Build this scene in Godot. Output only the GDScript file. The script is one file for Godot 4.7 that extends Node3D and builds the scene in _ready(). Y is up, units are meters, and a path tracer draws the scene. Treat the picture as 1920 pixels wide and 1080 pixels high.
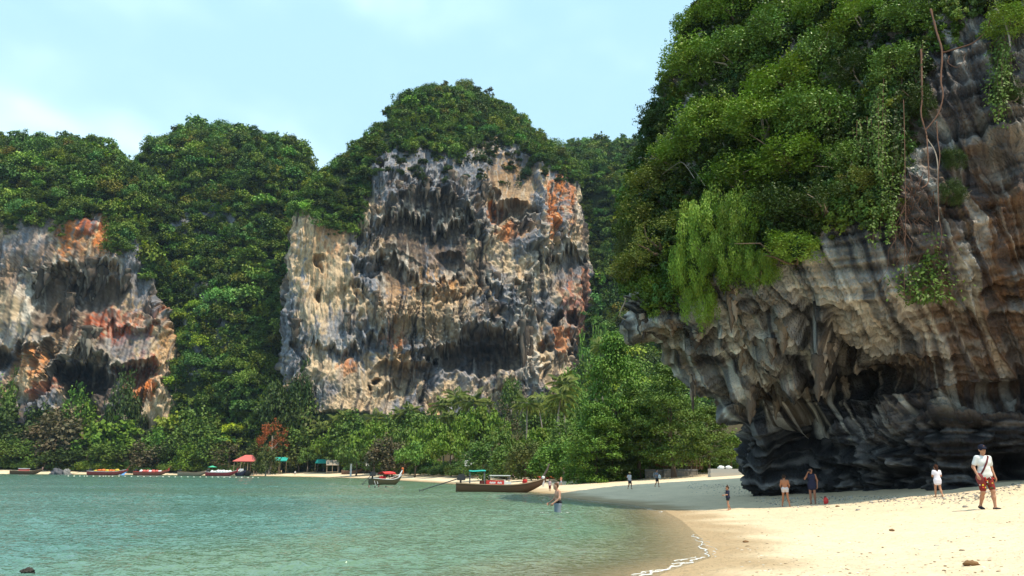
extends Node3D

const F := 1500.0
const EYE := Vector3(0, 1.65, 0)
var cb := Basis.from_euler(Vector3(atan(346.2 / 1500.0), 0, 0.0078))
var rng := RandomNumberGenerator.new()
var nA := FastNoiseLite.new()
var nB := FastNoiseLite.new()
var nC := FastNoiseLite.new()
var nD := FastNoiseLite.new()
var nE := FastNoiseLite.new()
var M := {}
var names := {}
var shore := PackedVector2Array()

# ---------------------------------------------------------------- helpers
func ray(px: float, py: float) -> Vector3:
	return cb * Vector3(px - 960.0, 540.0 - py, -F)

func at(px: float, py: float, d: float) -> Vector3:
	var r := ray(px, py)
	return EYE + r * (d / -r.z)

func proj(p: Vector3) -> Vector2:
	var v := cb.transposed() * (p - EYE)
	return Vector2(960.0 + F * v.x / -v.z, 540.0 - F * v.y / -v.z)

func numbered(called: String) -> String:
	if not names.has(called):
		names[called] = 0
		return called
	names[called] += 1
	return "%s_%03d" % [called, names[called]]

func tag(o: Node, label := "", category := "", group := "", kind := "") -> Node:
	if label: o.set_meta("label", label)
	if category: o.set_meta("category", category)
	if group: o.set_meta("group", group)
	if kind: o.set_meta("kind", kind)
	return o

func thing(called: String, where: Vector3, turn: float, label: String, category: String, group := "") -> Node3D:
	var o := Node3D.new()
	o.name = numbered(called)
	add_child(o)
	o.position = where
	o.rotation.y = turn
	tag(o, label, category, group)
	return o

func part(called: String, mesh: Mesh, mat: Material, parent: Node) -> MeshInstance3D:
	var o := MeshInstance3D.new()
	o.name = numbered(called) if parent == self else called
	o.mesh = mesh
	if mat: o.material_override = mat
	parent.add_child(o, true)
	return o

func lin(r: float, g: float, b: float) -> Color:
	return Color(r / 255.0, g / 255.0, b / 255.0).srgb_to_linear()

func mat(r: float, g: float, b: float, rough := 0.8, spec := 0.3, metal := 0.0) -> StandardMaterial3D:
	# r, g, b are linear base colours
	var m := StandardMaterial3D.new()
	m.albedo_color = Color(r, g, b).linear_to_srgb()
	m.roughness = rough
	m.metallic_specular = spec
	m.metallic = metal
	return m

func vmat(rough := 0.9, spec := 0.2) -> StandardMaterial3D:
	var m := mat(1, 1, 1, rough, spec)
	m.vertex_color_use_as_albedo = true
	return m

func leafmat(r: float, g: float, b: float, back := 0.5, rough := 0.5) -> StandardMaterial3D:
	var m := mat(r, g, b, rough, 0.26)
	m.vertex_color_use_as_albedo = true
	m.backlight_enabled = true
	m.backlight = Color(back * 0.8, back, back * 0.35)
	m.cull_mode = BaseMaterial3D.CULL_DISABLED
	return m

class MB:
	var v := PackedVector3Array()
	var c := PackedColorArray()
	var ix := PackedInt32Array()
	var col := Color.WHITE
	func pt(p: Vector3) -> int:
		v.append(p); c.append(col)
		return v.size() - 1
	func quad(a: Vector3, b: Vector3, d: Vector3, e: Vector3) -> void:
		var i := v.size()
		v.append(a); v.append(b); v.append(d); v.append(e)
		for k in 4: c.append(col)
		ix.append_array(PackedInt32Array([i, i + 1, i + 2, i, i + 2, i + 3]))
	func tri(a: Vector3, b: Vector3, d: Vector3) -> void:
		var i := v.size()
		v.append(a); v.append(b); v.append(d)
		for k in 3: c.append(col)
		ix.append_array(PackedInt32Array([i, i + 1, i + 2]))
	func box(o: Vector3, s: Vector3, b := Basis()) -> void:
		var x := b.x * s.x * 0.5
		var y := b.y * s.y * 0.5
		var z := b.z * s.z * 0.5
		quad(o - x + y + z, o + x + y + z, o + x - y + z, o - x - y + z)
		quad(o + x + y - z, o - x + y - z, o - x - y - z, o + x - y - z)
		quad(o + x + y + z, o + x + y - z, o + x - y - z, o + x - y + z)
		quad(o - x + y - z, o - x + y + z, o - x - y + z, o - x - y - z)
		quad(o - x + y - z, o + x + y - z, o + x + y + z, o - x + y + z)
		quad(o - x - y + z, o + x - y + z, o + x - y - z, o - x - y - z)
	func tube(pts: Array, rads: Array, n := 8, caps := true, wob := 0.0, seed_ := 0) -> void:
		var g := RandomNumberGenerator.new()
		g.seed = seed_ + 7
		var first := v.size()
		var side := Vector3.ZERO
		for k in pts.size():
			var t: Vector3 = (pts[mini(k + 1, pts.size() - 1)] - pts[maxi(k - 1, 0)]).normalized()
			if side == Vector3.ZERO:
				side = t.cross(Vector3(0, 0, 1) if absf(t.z) < 0.9 else Vector3(1, 0, 0)).normalized()
			side = (side - t * side.dot(t)).normalized()
			var up := t.cross(side)
			for j in n:
				var a := TAU * j / n
				var r: float = rads[k] * (1.0 + wob * g.randf_range(-1, 1))
				pt(pts[k] + (side * cos(a) + up * sin(a)) * r)
		for k in pts.size() - 1:
			for j in n:
				var a := first + k * n + j
				var b := first + k * n + (j + 1) % n
				ix.append_array(PackedInt32Array([a, a + n, b, b, a + n, b + n]))
		if caps:
			for e in 2:
				var k: int = 0 if e == 0 else pts.size() - 1
				var m := pt(pts[k])
				for j in n:
					var a := first + k * n + j
					var b := first + k * n + (j + 1) % n
					if e == 0: ix.append_array(PackedInt32Array([m, a, b]))
					else: ix.append_array(PackedInt32Array([m, b, a]))
	func ball(o: Vector3, r: Vector3, nu := 10, nv := 7, wob := 0.0, seed_ := 0) -> void:
		var g := FastNoiseLite.new()
		g.seed = seed_; g.frequency = 1.0
		var first := v.size()
		for i in nv + 1:
			for j in nu:
				var th := PI * i / nv
				var ph := TAU * j / nu
				var d := Vector3(sin(th) * cos(ph), cos(th), sin(th) * sin(ph))
				pt(o + d * r * (1.0 + wob * g.get_noise_3dv(d * 1.7)))
		for i in nv:
			for j in nu:
				var a := first + i * nu + j
				var b := first + i * nu + (j + 1) % nu
				ix.append_array(PackedInt32Array([a, b, a + nu, b, b + nu, a + nu]))
	func mesh() -> ArrayMesh:
		var n := PackedVector3Array()
		n.resize(v.size())
		for k in range(0, ix.size(), 3):
			var a := ix[k]
			var b := ix[k + 1]
			var d := ix[k + 2]
			var f := (v[d] - v[a]).cross(v[b] - v[a])
			n[a] += f; n[b] += f; n[d] += f
		for k in n.size():
			n[k] = n[k].normalized() if n[k].length_squared() > 1e-14 else Vector3.UP
		var arr := []
		arr.resize(Mesh.ARRAY_MAX)
		arr[Mesh.ARRAY_VERTEX] = v
		arr[Mesh.ARRAY_NORMAL] = n
		arr[Mesh.ARRAY_COLOR] = c
		arr[Mesh.ARRAY_INDEX] = ix
		var m := ArrayMesh.new()
		m.add_surface_from_arrays(Mesh.PRIMITIVE_TRIANGLES, arr)
		return m

func grid_mesh(nu: int, nv: int, v: PackedVector3Array, c: PackedColorArray) -> ArrayMesh:
	# rows of nu points, nv rows; the rows rise, the columns go to the right
	var ix := PackedInt32Array()
	ix.resize((nu - 1) * (nv - 1) * 6)
	var n := PackedVector3Array()
	n.resize(v.size())
	var w := 0
	for j in nv - 1:
		for i in nu - 1:
			var a := j * nu + i
			ix[w] = a; ix[w + 1] = a + nu; ix[w + 2] = a + 1
			ix[w + 3] = a + 1; ix[w + 4] = a + nu; ix[w + 5] = a + nu + 1
			w += 6
	for j in nv:
		for i in nu:
			var a := j * nu + i
			var du := v[a + (1 if i < nu - 1 else 0)] - v[a - (1 if i > 0 else 0)]
			var dv := v[a + (nu if j < nv - 1 else 0)] - v[a - (nu if j > 0 else 0)]
			n[a] = du.cross(dv).normalized()
	var arr := []
	arr.resize(Mesh.ARRAY_MAX)
	arr[Mesh.ARRAY_VERTEX] = v
	arr[Mesh.ARRAY_NORMAL] = n
	arr[Mesh.ARRAY_COLOR] = c
	arr[Mesh.ARRAY_INDEX] = ix
	var m := ArrayMesh.new()
	m.add_surface_from_arrays(Mesh.PRIMITIVE_TRIANGLES, arr)
	return m

func smooth(a: float, b: float, x: float) -> float:
	var t := clampf((x - a) / (b - a), 0.0, 1.0)
	return t * t * (3.0 - 2.0 * t)

func poly_at(line: Array, x: float) -> float:
	# line: [x, y] pairs with rising x
	if x <= line[0][0]: return line[0][1]
	for k in range(1, line.size()):
		if x <= line[k][0]:
			return lerpf(line[k - 1][1], line[k][1], (x - line[k - 1][0]) / (line[k][0] - line[k - 1][0]))
	return line[-1][1]

func many(called: String, mesh: Mesh, m: Material, xs: Array, cols: Array, parent: Node = self) -> MultiMeshInstance3D:
	var mm := MultiMesh.new()
	mm.transform_format = MultiMesh.TRANSFORM_3D
	mm.use_colors = true
	mm.mesh = mesh
	mm.instance_count = xs.size()
	for k in xs.size():
		mm.set_instance_transform(k, xs[k])
		mm.set_instance_color(k, cols[k])
	var o := MultiMeshInstance3D.new()
	o.name = numbered(called) if parent == self else called
	o.multimesh = mm
	o.material_override = m
	parent.add_child(o, true)
	o.set_meta("kind", "stuff")
	return o

# ---------------------------------------------------------------- ground
func sd_shore(x: float, z: float) -> float:
	# metres inland of the waterline (negative on the water side)
	var p := Vector2(x, z)
	var best := 1e9
	var n := shore.size()
	for k in n - 1:
		var a := shore[k]
		var d := shore[k + 1] - a
		var t := clampf((p - a).dot(d) / d.length_squared(), 0, 1)
		best = minf(best, (a + d * t).distance_squared_to(p))
	var inside := Geometry2D.is_point_in_polygon(p, shore)
	return -sqrt(best) if inside else sqrt(best)

func ground_h(x: float, z: float) -> float:
	return ground_sd(x, z, sd_shore(x, z))

func ground_sd(x: float, z: float, s: float) -> float:
	if s < 0.0:
		return maxf(-0.045 * -s - 0.0004 * s * s, -3.5)
	var far := smooth(48.0, 75.0, -z)
	var t := minf(s, 15.0)
	var near := 0.03 * t + 0.0042 * t * t + 0.075 * maxf(s - 15.0, 0.0) * smooth(60, 20, s)
	near = minf(near, 2.6)
	var b := minf(0.075 * s, 1.6 + 0.006 * s)
	b += 0.26 * maxf(s - 34.0, 0.0) * smooth(34, 60, s) * smooth(90.0, 150.0, -z)
	return lerpf(near, minf(b, 34.0), far)

func ground_at(px: float, py: float) -> Vector3:
	var r := ray(px, py).normalized()
	var t := 6.0
	var last := t
	while t < 420.0:
		var p := EYE + r * t
		if ground_h(p.x, p.z) > p.y:
			for k in 12:
				var m := (last + t) * 0.5
				p = EYE + r * m
				if ground_h(p.x, p.z) > p.y: t = m
				else: last = m
			return EYE + r * t
		last = t
		t *= 1.02
	return EYE + r * t

func on_ground(px: float, d: float) -> Vector3:
	# the ground below the line of sight through column px, d metres ahead
	var p := at(px, 880.0, d)
	return Vector3(p.x, ground_h(p.x, p.z), p.z)

func on_water(px: float, py: float) -> Vector3:
	var r := ray(px, py)
	var t := -EYE.y / minf(r.y, -1e-3)
	return EYE + r * t

func make_materials() -> void:
	M.rock = vmat(0.95, 0.1)
	var b := NoiseTexture2D.new()
	b.width = 512; b.height = 512; b.seamless = true
	var bn := FastNoiseLite.new()
	bn.frequency = 0.02; bn.fractal_octaves = 5; bn.seed = 5
	b.noise = bn
	M.rock.heightmap_enabled = true
	M.rock.heightmap_texture = b
	M.rock.heightmap_scale = 18.0
	M.rock.uv1_triplanar = true
	M.rock.uv1_world_triplanar = true
	M.rock.uv1_scale = Vector3(0.28, 0.16, 0.28)
	M.near_rock = vmat(0.85, 0.2)
	M.near_rock.heightmap_enabled = true
	M.near_rock.heightmap_texture = b
	M.near_rock.heightmap_scale = 15.0
	M.near_rock.uv1_triplanar = true
	M.near_rock.uv1_world_triplanar = true
	M.near_rock.uv1_scale = Vector3(0.7, 0.45, 0.7)
	M.rock_drip = vmat(0.95, 0.1)
	M.near_drip = vmat(0.85, 0.2)
	for d: StandardMaterial3D in [M.rock_drip, M.near_drip]:
		d.heightmap_enabled = true
		d.heightmap_texture = b
		d.heightmap_scale = 8.0
		d.uv1_triplanar = true
		d.uv1_world_triplanar = true
		d.uv1_scale = Vector3(0.8, 0.3, 0.8)
	M.sand = vmat(0.95, 0.15)
	M.sand.heightmap_enabled = true
	var sb := NoiseTexture2D.new()
	sb.width = 1024; sb.height = 1024; sb.seamless = true
	var sn := FastNoiseLite.new()
	sn.noise_type = FastNoiseLite.TYPE_CELLULAR
	sn.frequency = 0.016; sn.fractal_octaves = 4; sn.fractal_gain = 0.55; sn.seed = 17
	sn.domain_warp_enabled = true
	sn.domain_warp_amplitude = 30.0
	sb.noise = sn
	M.sand.heightmap_texture = sb
	M.sand.heightmap_scale = 9.0
	M.sand.uv1_triplanar = true
	M.sand.uv1_world_triplanar = true
	M.sand.uv1_scale = Vector3(0.21, 0.21, 0.21)
	var white := Image.create(4, 4, false, Image.FORMAT_RGB8)
	white.fill(Color.WHITE)
	M.water = vmat(0.07, 0.5)
	M.water.albedo_texture = ImageTexture.create_from_image(white)
	M.water.transparency = BaseMaterial3D.TRANSPARENCY_ALPHA
	var wn := NoiseTexture2D.new()
	wn.width = 512; wn.height = 512; wn.seamless = true
	var wf := FastNoiseLite.new()
	wf.frequency = 0.022; wf.fractal_octaves = 3; wf.seed = 9
	wn.noise = wf
	M.water.heightmap_enabled = true
	M.water.heightmap_texture = wn
	M.water.heightmap_scale = 6.0
	M.water.uv1_triplanar = true
	M.water.uv1_world_triplanar = true
	M.water.uv1_scale = Vector3(0.3, 0.3, 0.5)
	M.foam = mat(0.8, 0.8, 0.78, 0.6, 0.3)
	M.foam.transparency = BaseMaterial3D.TRANSPARENCY_ALPHA
	M.foam.albedo_color.a = 0.7
	M.bark = mat(0.13, 0.095, 0.07, 0.9, 0.1)
	M.palebark = mat(0.3, 0.25, 0.2, 0.9, 0.1)
	M.deadwood = mat(0.34, 0.29, 0.24, 0.9, 0.1)
	M.liana = mat(0.15, 0.085, 0.06, 0.9, 0.1)
	# foliage tones
	M.leaf_dark = leafmat(0.058, 0.092, 0.024)
	M.leaf_mid = leafmat(0.115, 0.18, 0.034)
	M.leaf_bright = leafmat(0.135, 0.215, 0.026)
	M.leaf_fresh = leafmat(0.13, 0.235, 0.038)
	M.leaf_lime = leafmat(0.2, 0.31, 0.04)
	M.leaf_olive = leafmat(0.11, 0.13, 0.035)
	M.leaf_brown = leafmat(0.13, 0.11, 0.06)
	M.leaf_red = leafmat(0.36, 0.10, 0.035)
	M.leaf_palm = leafmat(0.19, 0.23, 0.055)
	M.cliff_mid = leafmat(0.2, 0.3, 0.046)
	M.cliff_glossy = leafmat(0.17, 0.27, 0.06, 0.4, 0.36)
	M.cliff_olive = leafmat(0.19, 0.215, 0.05)
	M.leaf_glossy = leafmat(0.085, 0.155, 0.03, 0.4, 0.34)
	M.leaf_blue = leafmat(0.14, 0.21, 0.19, 0.3, 0.5)

# ---------------------------------------------------------------- rock faces
class Sheet:
	var nu: int
	var nv: int
	var base := PackedVector3Array()
	var pos := PackedVector3Array()
	var px := PackedFloat32Array()
	var py := PackedFloat32Array()
	var nrm := PackedVector3Array()

func spline(a: Vector3, b: Vector3, c: Vector3, d: Vector3, t: float) -> Vector3:
	return b.cubic_interpolate(c, a, d, t)

func make_sheet(rows: Array, nu: int, nv: int) -> Sheet:
	# rows of control points from the bottom up, each row from left to right
	var s := Sheet.new()
	s.nu = nu; s.nv = nv
	var nr := rows.size()
	var nc: int = rows[0].size()
	s.base.resize(nu * nv)
	for j in nv:
		var tv := float(j) / (nv - 1) * (nr - 1)
		var r := mini(int(tv), nr - 2)
		var f := tv - r
		var line := []
		for k in nc:
			line.append(spline(rows[maxi(r - 1, 0)][k], rows[r][k], rows[r + 1][k], rows[mini(r + 2, nr - 1)][k], f))
		for i in nu:
			var tu := float(i) / (nu - 1) * (nc - 1)
			var c := mini(int(tu), nc - 2)
			s.base[j * nu + i] = spline(line[maxi(c - 1, 0)], line[c], line[c + 1], line[mini(c + 2, nc - 1)], tu - c)
	s.px.resize(nu * nv); s.py.resize(nu * nv); s.nrm.resize(nu * nv)
	for j in nv:
		for i in nu:
			var a := j * nu + i
			var q := proj(s.base[a])
			s.px[a] = q.x; s.py[a] = q.y
			var du := s.base[a + (1 if i < nu - 1 else 0)] - s.base[a - (1 if i > 0 else 0)]
			var dv := s.base[a + (nu if j < nv - 1 else 0)] - s.base[a - (nu if j > 0 else 0)]
			s.nrm[a] = du.cross(dv).normalized()
	s.pos = s.base.duplicate()
	return s

func tower_rows(list: Array, edge: float, skew := 0.0) -> Array:
	# list of [height in the picture, left, right, distance] from the bottom up: a rounded tower front
	var fr := [0.06, 0.0, 0.05, 0.16, 0.34, 0.5, 0.66, 0.84, 0.95, 1.0, 0.94]
	var dd := [1.0, 0.34, 0.16, 0.06, 0.012, 0.0, 0.012, 0.06, 0.16, 0.34, 1.0]
	var rows := []
	for l in list:
		var row := []
		for k in fr.size():
			row.append(at(lerpf(l[1], l[2], fr[k]), l[0], l[3] + edge * dd[k] + skew * (fr[k] - 0.5)))
		rows.append(row)
	return rows

func bump(feats: Array, x: float, y: float) -> float:
	# [x, y, half width, half height, metres]: bulges (+) and caves (-) with a steep upper lip
	var d := 0.0
	for f: PackedFloat32Array in feats:
		var dx := (x - f[0]) / f[2]
		if dx > 1.0 or dx < -1.0: continue
		var dy := (y - f[1]) / f[3]
		if f[4] < 0.0 and dy < 0.0: dy *= 1.5
		var r := dx * dx + dy * dy
		if r < 1.0:
			var w := 1.0 - r
			d += f[4] * (pow(w, lerpf(0.5, 1.3, clampf(dy + 0.4, 0.0, 1.0))) if f[4] < 0.0 else w * w * (3.0 - 2.0 * w))
	return d

func stain_and_shade(tints: Array, x: float, y: float, wob: float, c: Color) -> Color:  # tint patches: stone stains, and shade painted into alcoves and caves
	for f in tints:
		var dx: float = (x - f[0]) / f[2]
		if dx > 1.4 or dx < -1.4: continue
		var dy: float = (y - f[1]) / f[3]
		var r := dx * dx + dy * dy
		var w := clampf((1.15 + wob * 0.9 - r) * 1.6, 0.0, 1.0) * minf(1.0, float(f[5]) * 1.25)
		if w > 0.0: c = c.lerp(f[4], w)
	return c

func pf(list: Array) -> Array:
	var out := []
	for l in list: out.append(PackedFloat32Array(l))
	return out

const CREAM := Color(0.56, 0.42, 0.27)
const OCHRE := Color(0.54, 0.31, 0.14)
const ORANGE := Color(0.58, 0.2, 0.06)
const RUST := Color(0.43, 0.095, 0.034)
const GREY := Color(0.22, 0.225, 0.25)
const PALE := Color(0.56, 0.5, 0.42)
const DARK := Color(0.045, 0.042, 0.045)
const BROWN := Color(0.13, 0.095, 0.07)

func far_rock(s: Sheet, feats: Array, tints: Array, strata: Array, veg: Array, soil: Color, under := 9999.0, smoothings := [], curtains := []) -> PackedColorArray:
	# relief and colour of a distant limestone wall; metres
	var col := PackedColorArray()
	col.resize(s.pos.size())
	for a in s.pos.size():
		var p := s.base[a]
		var x := s.px[a]
		var y := s.py[a]
		var X := p.x
		var Y := p.y
		var g1 := nD.get_noise_2d(X * 0.07, Y * 0.05)
		var g2 := nD.get_noise_2d(X * 0.06 + 60.0, Y * 0.05)
		var wx := X + 1.3 * g1
		var wy := Y + 6.0 * g2
		var qx := x + 9.0 * nD.get_noise_2d(X * 0.16, Y * 0.16 + 30.0)
		var qy := y + 9.0 * g1 + 6.0 * nD.get_noise_2d(X * 0.3, Y * 0.06 + 70.0)
		var green := 1.0 if y < poly_at(veg, x) or y > under else 0.0
		var flute := nB.get_noise_2d(wx * 0.14, wy * 0.022)
		var flute2 := nB.get_noise_2d(wx * 0.42, wy * 0.05 + 40.0)
		var d := 3.2 * nA.get_noise_2d(wx * 0.045, wy * 0.032) + 1.0 * flute + 0.55 * flute2
		var calm := 0.0
		for f in smoothings:
			var ex: float = (x - f[0]) / f[2]
			var ey: float = (y - f[1]) / f[3]
			calm = maxf(calm, clampf(1.6 * (1.0 - ex * ex - ey * ey), 0.0, float(f[4])))
		var rough := clampf(0.45 + 1.4 * nD.get_noise_2d(X * 0.035 + 9.0, Y * 0.03), 0.08, 1.1) * (1.0 - 0.85 * calm)
		# bands of drapery: each hangs over the next with a fringe of drips
		var fringe := absf(nD.get_noise_2d(wx * 0.55, wy * 0.012)) * 6.5 + absf(nD.get_noise_2d(wx * 0.17, 5.0)) * 7.0
		var q := (wy + 9.0 * nD.get_noise_2d(wx * 0.03, wy * 0.015) + fringe) / 17.0
		var fr := q - floorf(q)
		var lip := (1.0 - fr) * smooth(0.0, 0.05, fr)
		d += 3.0 * rough * lip * lip
		var q2 := (wy + 5.0 * nD.get_noise_2d(wx * 0.07 + 33.0, wy * 0.03) + absf(nD.get_noise_2d(wx * 0.9, wy * 0.03)) * 4.0) / 6.3
		var fr2 := q2 - floorf(q2)
		d += 0.8 * rough * (1.0 - fr2) * smooth(0.0, 0.08, fr2)
		d += (1.0 - 0.75 * calm) * (1.3 * nA.get_noise_2d(X * 0.3, Y * 0.2) + 0.7 * nA.get_noise_2d(X * 0.85, Y * 0.6) + 0.7 * nB.get_noise_2d(wx * 0.3 + 8.0, wy * 0.11))
		var hole := nC.get_noise_2d(wx * 0.13, wy * 0.1)
		d -= 3.6 * rough * smooth(-0.66, -0.8, hole)
		var hole2 := nC.get_noise_2d(wx * 0.3 + 50.0, wy * 0.17)
		d -= 1.6 * rough * smooth(-0.6, -0.74, hole2)
		var st := 0.0
		for f in strata:
			var ex: float = (x - f[0]) / f[2]
			var ey: float = (y - f[1]) / f[3]
			st = maxf(st, clampf(1.4 * (1.0 - ex * ex - ey * ey), 0.0, 1.0))
		if st > 0.0:
			var along := (Y - 0.5 * X + 9.0 * g1 + 3.0 * nA.get_noise_2d(X * 0.11, Y * 0.11)) * 0.4
			d = lerpf(d, d * 0.7 + 1.5 * nB.get_noise_2d(along, X * 0.05) + 0.7 * nB.get_noise_2d(along * 1.9, X * 0.12), st)
		var big := bump(feats, qx, qy)
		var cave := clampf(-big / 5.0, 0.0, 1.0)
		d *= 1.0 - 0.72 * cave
		d *= clampf((y - poly_at(veg, x)) / 50.0, 0.3, 1.0)
		var deep := big
		var drip := 0.0
		var idx := 0.0
		for cu in curtains:
			idx += 1.0
			var line: Array = cu[0]
			if x < line[0][0] or x > line[-1][0]: continue
			var yl := poly_at(line, x) + 26.0 * pow(maxf(0.0, nD.get_noise_2d(X * 0.5, idx * 9.0)), 1.2) + 16.0 * nD.get_noise_2d(X * 0.2, idx * 5.0) + 3.0 * nD.get_noise_2d(X * 1.1, idx)
			var t := yl - y
			if t > 0.0 and t < 2.5 * cu[2]:
				var ends := minf(1.0, minf(x - line[0][0], line[-1][0] - x) / 18.0)
				deep += float(cu[1]) * ends * exp(-t / float(cu[2])) * smooth(0.0, 4.0, t)
				drip = maxf(drip, ends * smooth(34.0, 2.0, t))
			elif t <= 0.0 and t > -40.0:
				deep -= 1.2 * smooth(-40.0, 0.0, t)
		if green > 0.5:
			d = d * 0.4 - 0.5
			deep *= 0.4
		s.pos[a] = p + s.nrm[a] * d + Vector3(-p.x, 0, -p.z).normalized() * deep
		# colour: the stone, its stains and water streaks, with shade painted into the hollows
		var v1 := nA.get_noise_2d(X * 0.05 + 20.0, Y * 0.035)
		var v2 := nA.get_noise_2d(wx * 0.3, wy * 0.02 + 7.0)
		var v3 := nA.get_noise_2d(X * 0.35 + 11.0, Y * 0.3)
		var c := CREAM.lerp(GREY, clampf(0.68 + 2.4 * v1 + 0.6 * v3, 0.0, 1.0))
		c = c.lerp(OCHRE, clampf(1.5 * nA.get_noise_2d(X * 0.09 + 70.0, Y * 0.05) - 0.25, 0.0, 0.6))
		c = c.lerp(DARK, clampf(3.6 * v2 - 0.5 + 0.7 * v1, 0.0, 0.85))
		c = stain_and_shade(tints, qx, qy, 1.6 * v3 + 1.4 * v2, c)
		c = c.lerp(DARK, clampf(4.0 * nA.get_noise_2d(wx * 0.45 + 90.0, wy * 0.016) - 0.75, 0.0, 0.85) * (1.0 - 0.5 * calm))
		c = c.lerp(DARK.lerp(BROWN, 0.5 + v3), 0.6 * cave)  # deeper caves get a darker colour, standing in for their shade
		c = c.lerp(PALE, drip * clampf(0.5 + 2.0 * v3 + v2, 0.0, 0.8))
		c = c.lerp(PALE, clampf(2.4 * nA.get_noise_2d(wx * 0.5 + 31.0, wy * 0.035) - 0.85, 0.0, 0.6))
		c = c.lerp(BROWN, clampf(2.2 * v3 - 0.2, 0.0, 0.5))
		c *= (1.0 + 0.5 * v3 * (1.0 - 0.5 * calm)) * (1.0 + 0.45 * nA.get_noise_2d(X * 1.1 + 5.0, Y * 0.6))
		if green > 0.5: c = soil
		col[a] = c
	return col

func near_rock(s: Sheet, feats: Array, tints: Array) -> PackedColorArray:
	var col := PackedColorArray()
	col.resize(s.pos.size())
	for a in s.pos.size():
		var p := s.base[a]
		var x := s.px[a]
		var y := s.py[a]
		var X := p.x * 0.55 - p.z * 0.85
		var Y := p.y
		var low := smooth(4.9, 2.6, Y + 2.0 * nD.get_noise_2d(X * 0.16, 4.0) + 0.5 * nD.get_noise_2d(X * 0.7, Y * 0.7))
		# the bands of flowstone run down the overhang to the right in the photograph
		var slant := lerpf(0.74, 0.32, smooth(1350.0, 1800.0, x))
		var h := (x - slant * 1.15 * (y - 600.0)) * 0.034
		var g := nD.get_noise_2d(h * 0.5, Y * 0.35)
		var hh := h + 0.4 * g + 0.12 * nD.get_noise_2d(h * 1.6, Y * 0.9)
		var rib := nB.get_noise_2d(hh * 0.55, Y * 0.04)
		var rib2 := nB.get_noise_2d(hh * 1.5, Y * 0.09 + 30.0)
		var mass := nA.get_noise_2d(X * 0.2, Y * 0.22)
		var rough := nA.get_noise_2d(X * 0.8 + 3.0, Y * 0.8)
		var fine := nA.get_noise_2d(X * 2.6, Y * 2.4)
		var d := 0.75 * mass + (0.34 * rib + 0.14 * rib2) * (1.0 - low)
		d += 0.26 * rough + 0.13 * fine - 0.14 * smooth(-0.62, -0.8, nC.get_noise_2d(X * 1.3 + 0.4 * g, Y * 0.8)) + 0.1 * nB.get_noise_2d(hh * 3.2, Y * 0.35)
		# hanging drapery edges
		var ragged := clampf(0.1 + 1.2 * nD.get_noise_2d(X * 0.12 + 7.0, Y * 0.14), 0.0, 1.0) * smooth(1600.0, 1420.0, x)
		var q := (Y + 1.3 * nD.get_noise_2d(hh * 0.22, Y * 0.1) + absf(nD.get_noise_2d(hh * 1.1, Y * 0.05)) * 1.7) / 2.9
		var fr := q - floorf(q)
		d += 0.5 * ragged * (1.0 - low) * (1.0 - fr) * (1.0 - fr) * smooth(0.0, 0.07, fr)
		# the dark foot: blocky and pitted with ledges
		var led := nB.get_noise_2d(Y * 1.1 + 0.35 * mass, X * 0.12)
		d += low * (0.25 * led + 0.4 * rough + 0.35 * nC.get_noise_2d(X * 0.55, Y * 0.7) + 0.16 * fine)
		d += bump(feats, x + 12.0 * g + 8.0 * rough, y + 14.0 * rough)
		s.pos[a] = p + s.nrm[a] * d
		var v2 := nA.get_noise_2d(hh * 0.75, Y * 0.035 + 9.0)
		var v3 := nA.get_noise_2d(X * 1.1 + 11.0, Y * 1.1)
		var v4 := nA.get_noise_2d(hh * 2.1 + 40.0, Y * 0.12)
		var much := clampf(0.65 + 1.4 * nD.get_noise_2d(X * 0.09 + 3.0, Y * 0.12 + 8.0), 0.25, 1.0)
		v2 *= lerpf(0.55, 1.0, much)
		var brown := smooth(1600.0, 1790.0, x + 60.0 * mass)
		var c := Color(0.25, 0.248, 0.245).lerp(Color(0.15, 0.12, 0.105), clampf(brown * 0.8 + 0.1 + 1.6 * mass + 0.8 * v3, 0.0, 1.0))
		c = stain_and_shade(tints, x, y, 1.3 * v3 + 1.4 * v2, c)
		c = c.lerp(Color(0.74, 0.71, 0.64), clampf(5.0 * v2 - 0.35, 0.0, 0.92) * (1.0 - low) * lerpf(1.0, 0.45, brown))
		c = c.lerp(Color(0.55, 0.5, 0.43), clampf(4.0 * v4 - 1.1, 0.0, 0.7) * (1.0 - low) * (1.0 - brown))
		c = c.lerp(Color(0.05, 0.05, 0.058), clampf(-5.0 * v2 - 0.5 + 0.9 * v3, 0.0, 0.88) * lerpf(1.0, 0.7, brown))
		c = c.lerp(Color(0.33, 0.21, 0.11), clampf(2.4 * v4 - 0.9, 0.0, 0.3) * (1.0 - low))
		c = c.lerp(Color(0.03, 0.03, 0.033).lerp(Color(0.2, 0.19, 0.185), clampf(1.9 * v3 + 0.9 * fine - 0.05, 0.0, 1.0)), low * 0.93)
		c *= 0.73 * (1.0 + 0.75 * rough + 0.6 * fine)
		col[a] = c
	return col

func sheet_at(s: Sheet, x: float, y: float) -> int:
	# the point of a rock face nearest to a line of sight, the front one first
	var best := -1
	var score := 1e18
	for a in range(0, s.pos.size(), 3):
		var dx := s.px[a] - x
		var dy := s.py[a] - y
		var e := dx * dx + dy * dy
		if e > 3600.0: continue
		e += 2.0 * -s.pos[a].z
		if e < score:
			score = e; best = a
	return best

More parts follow.
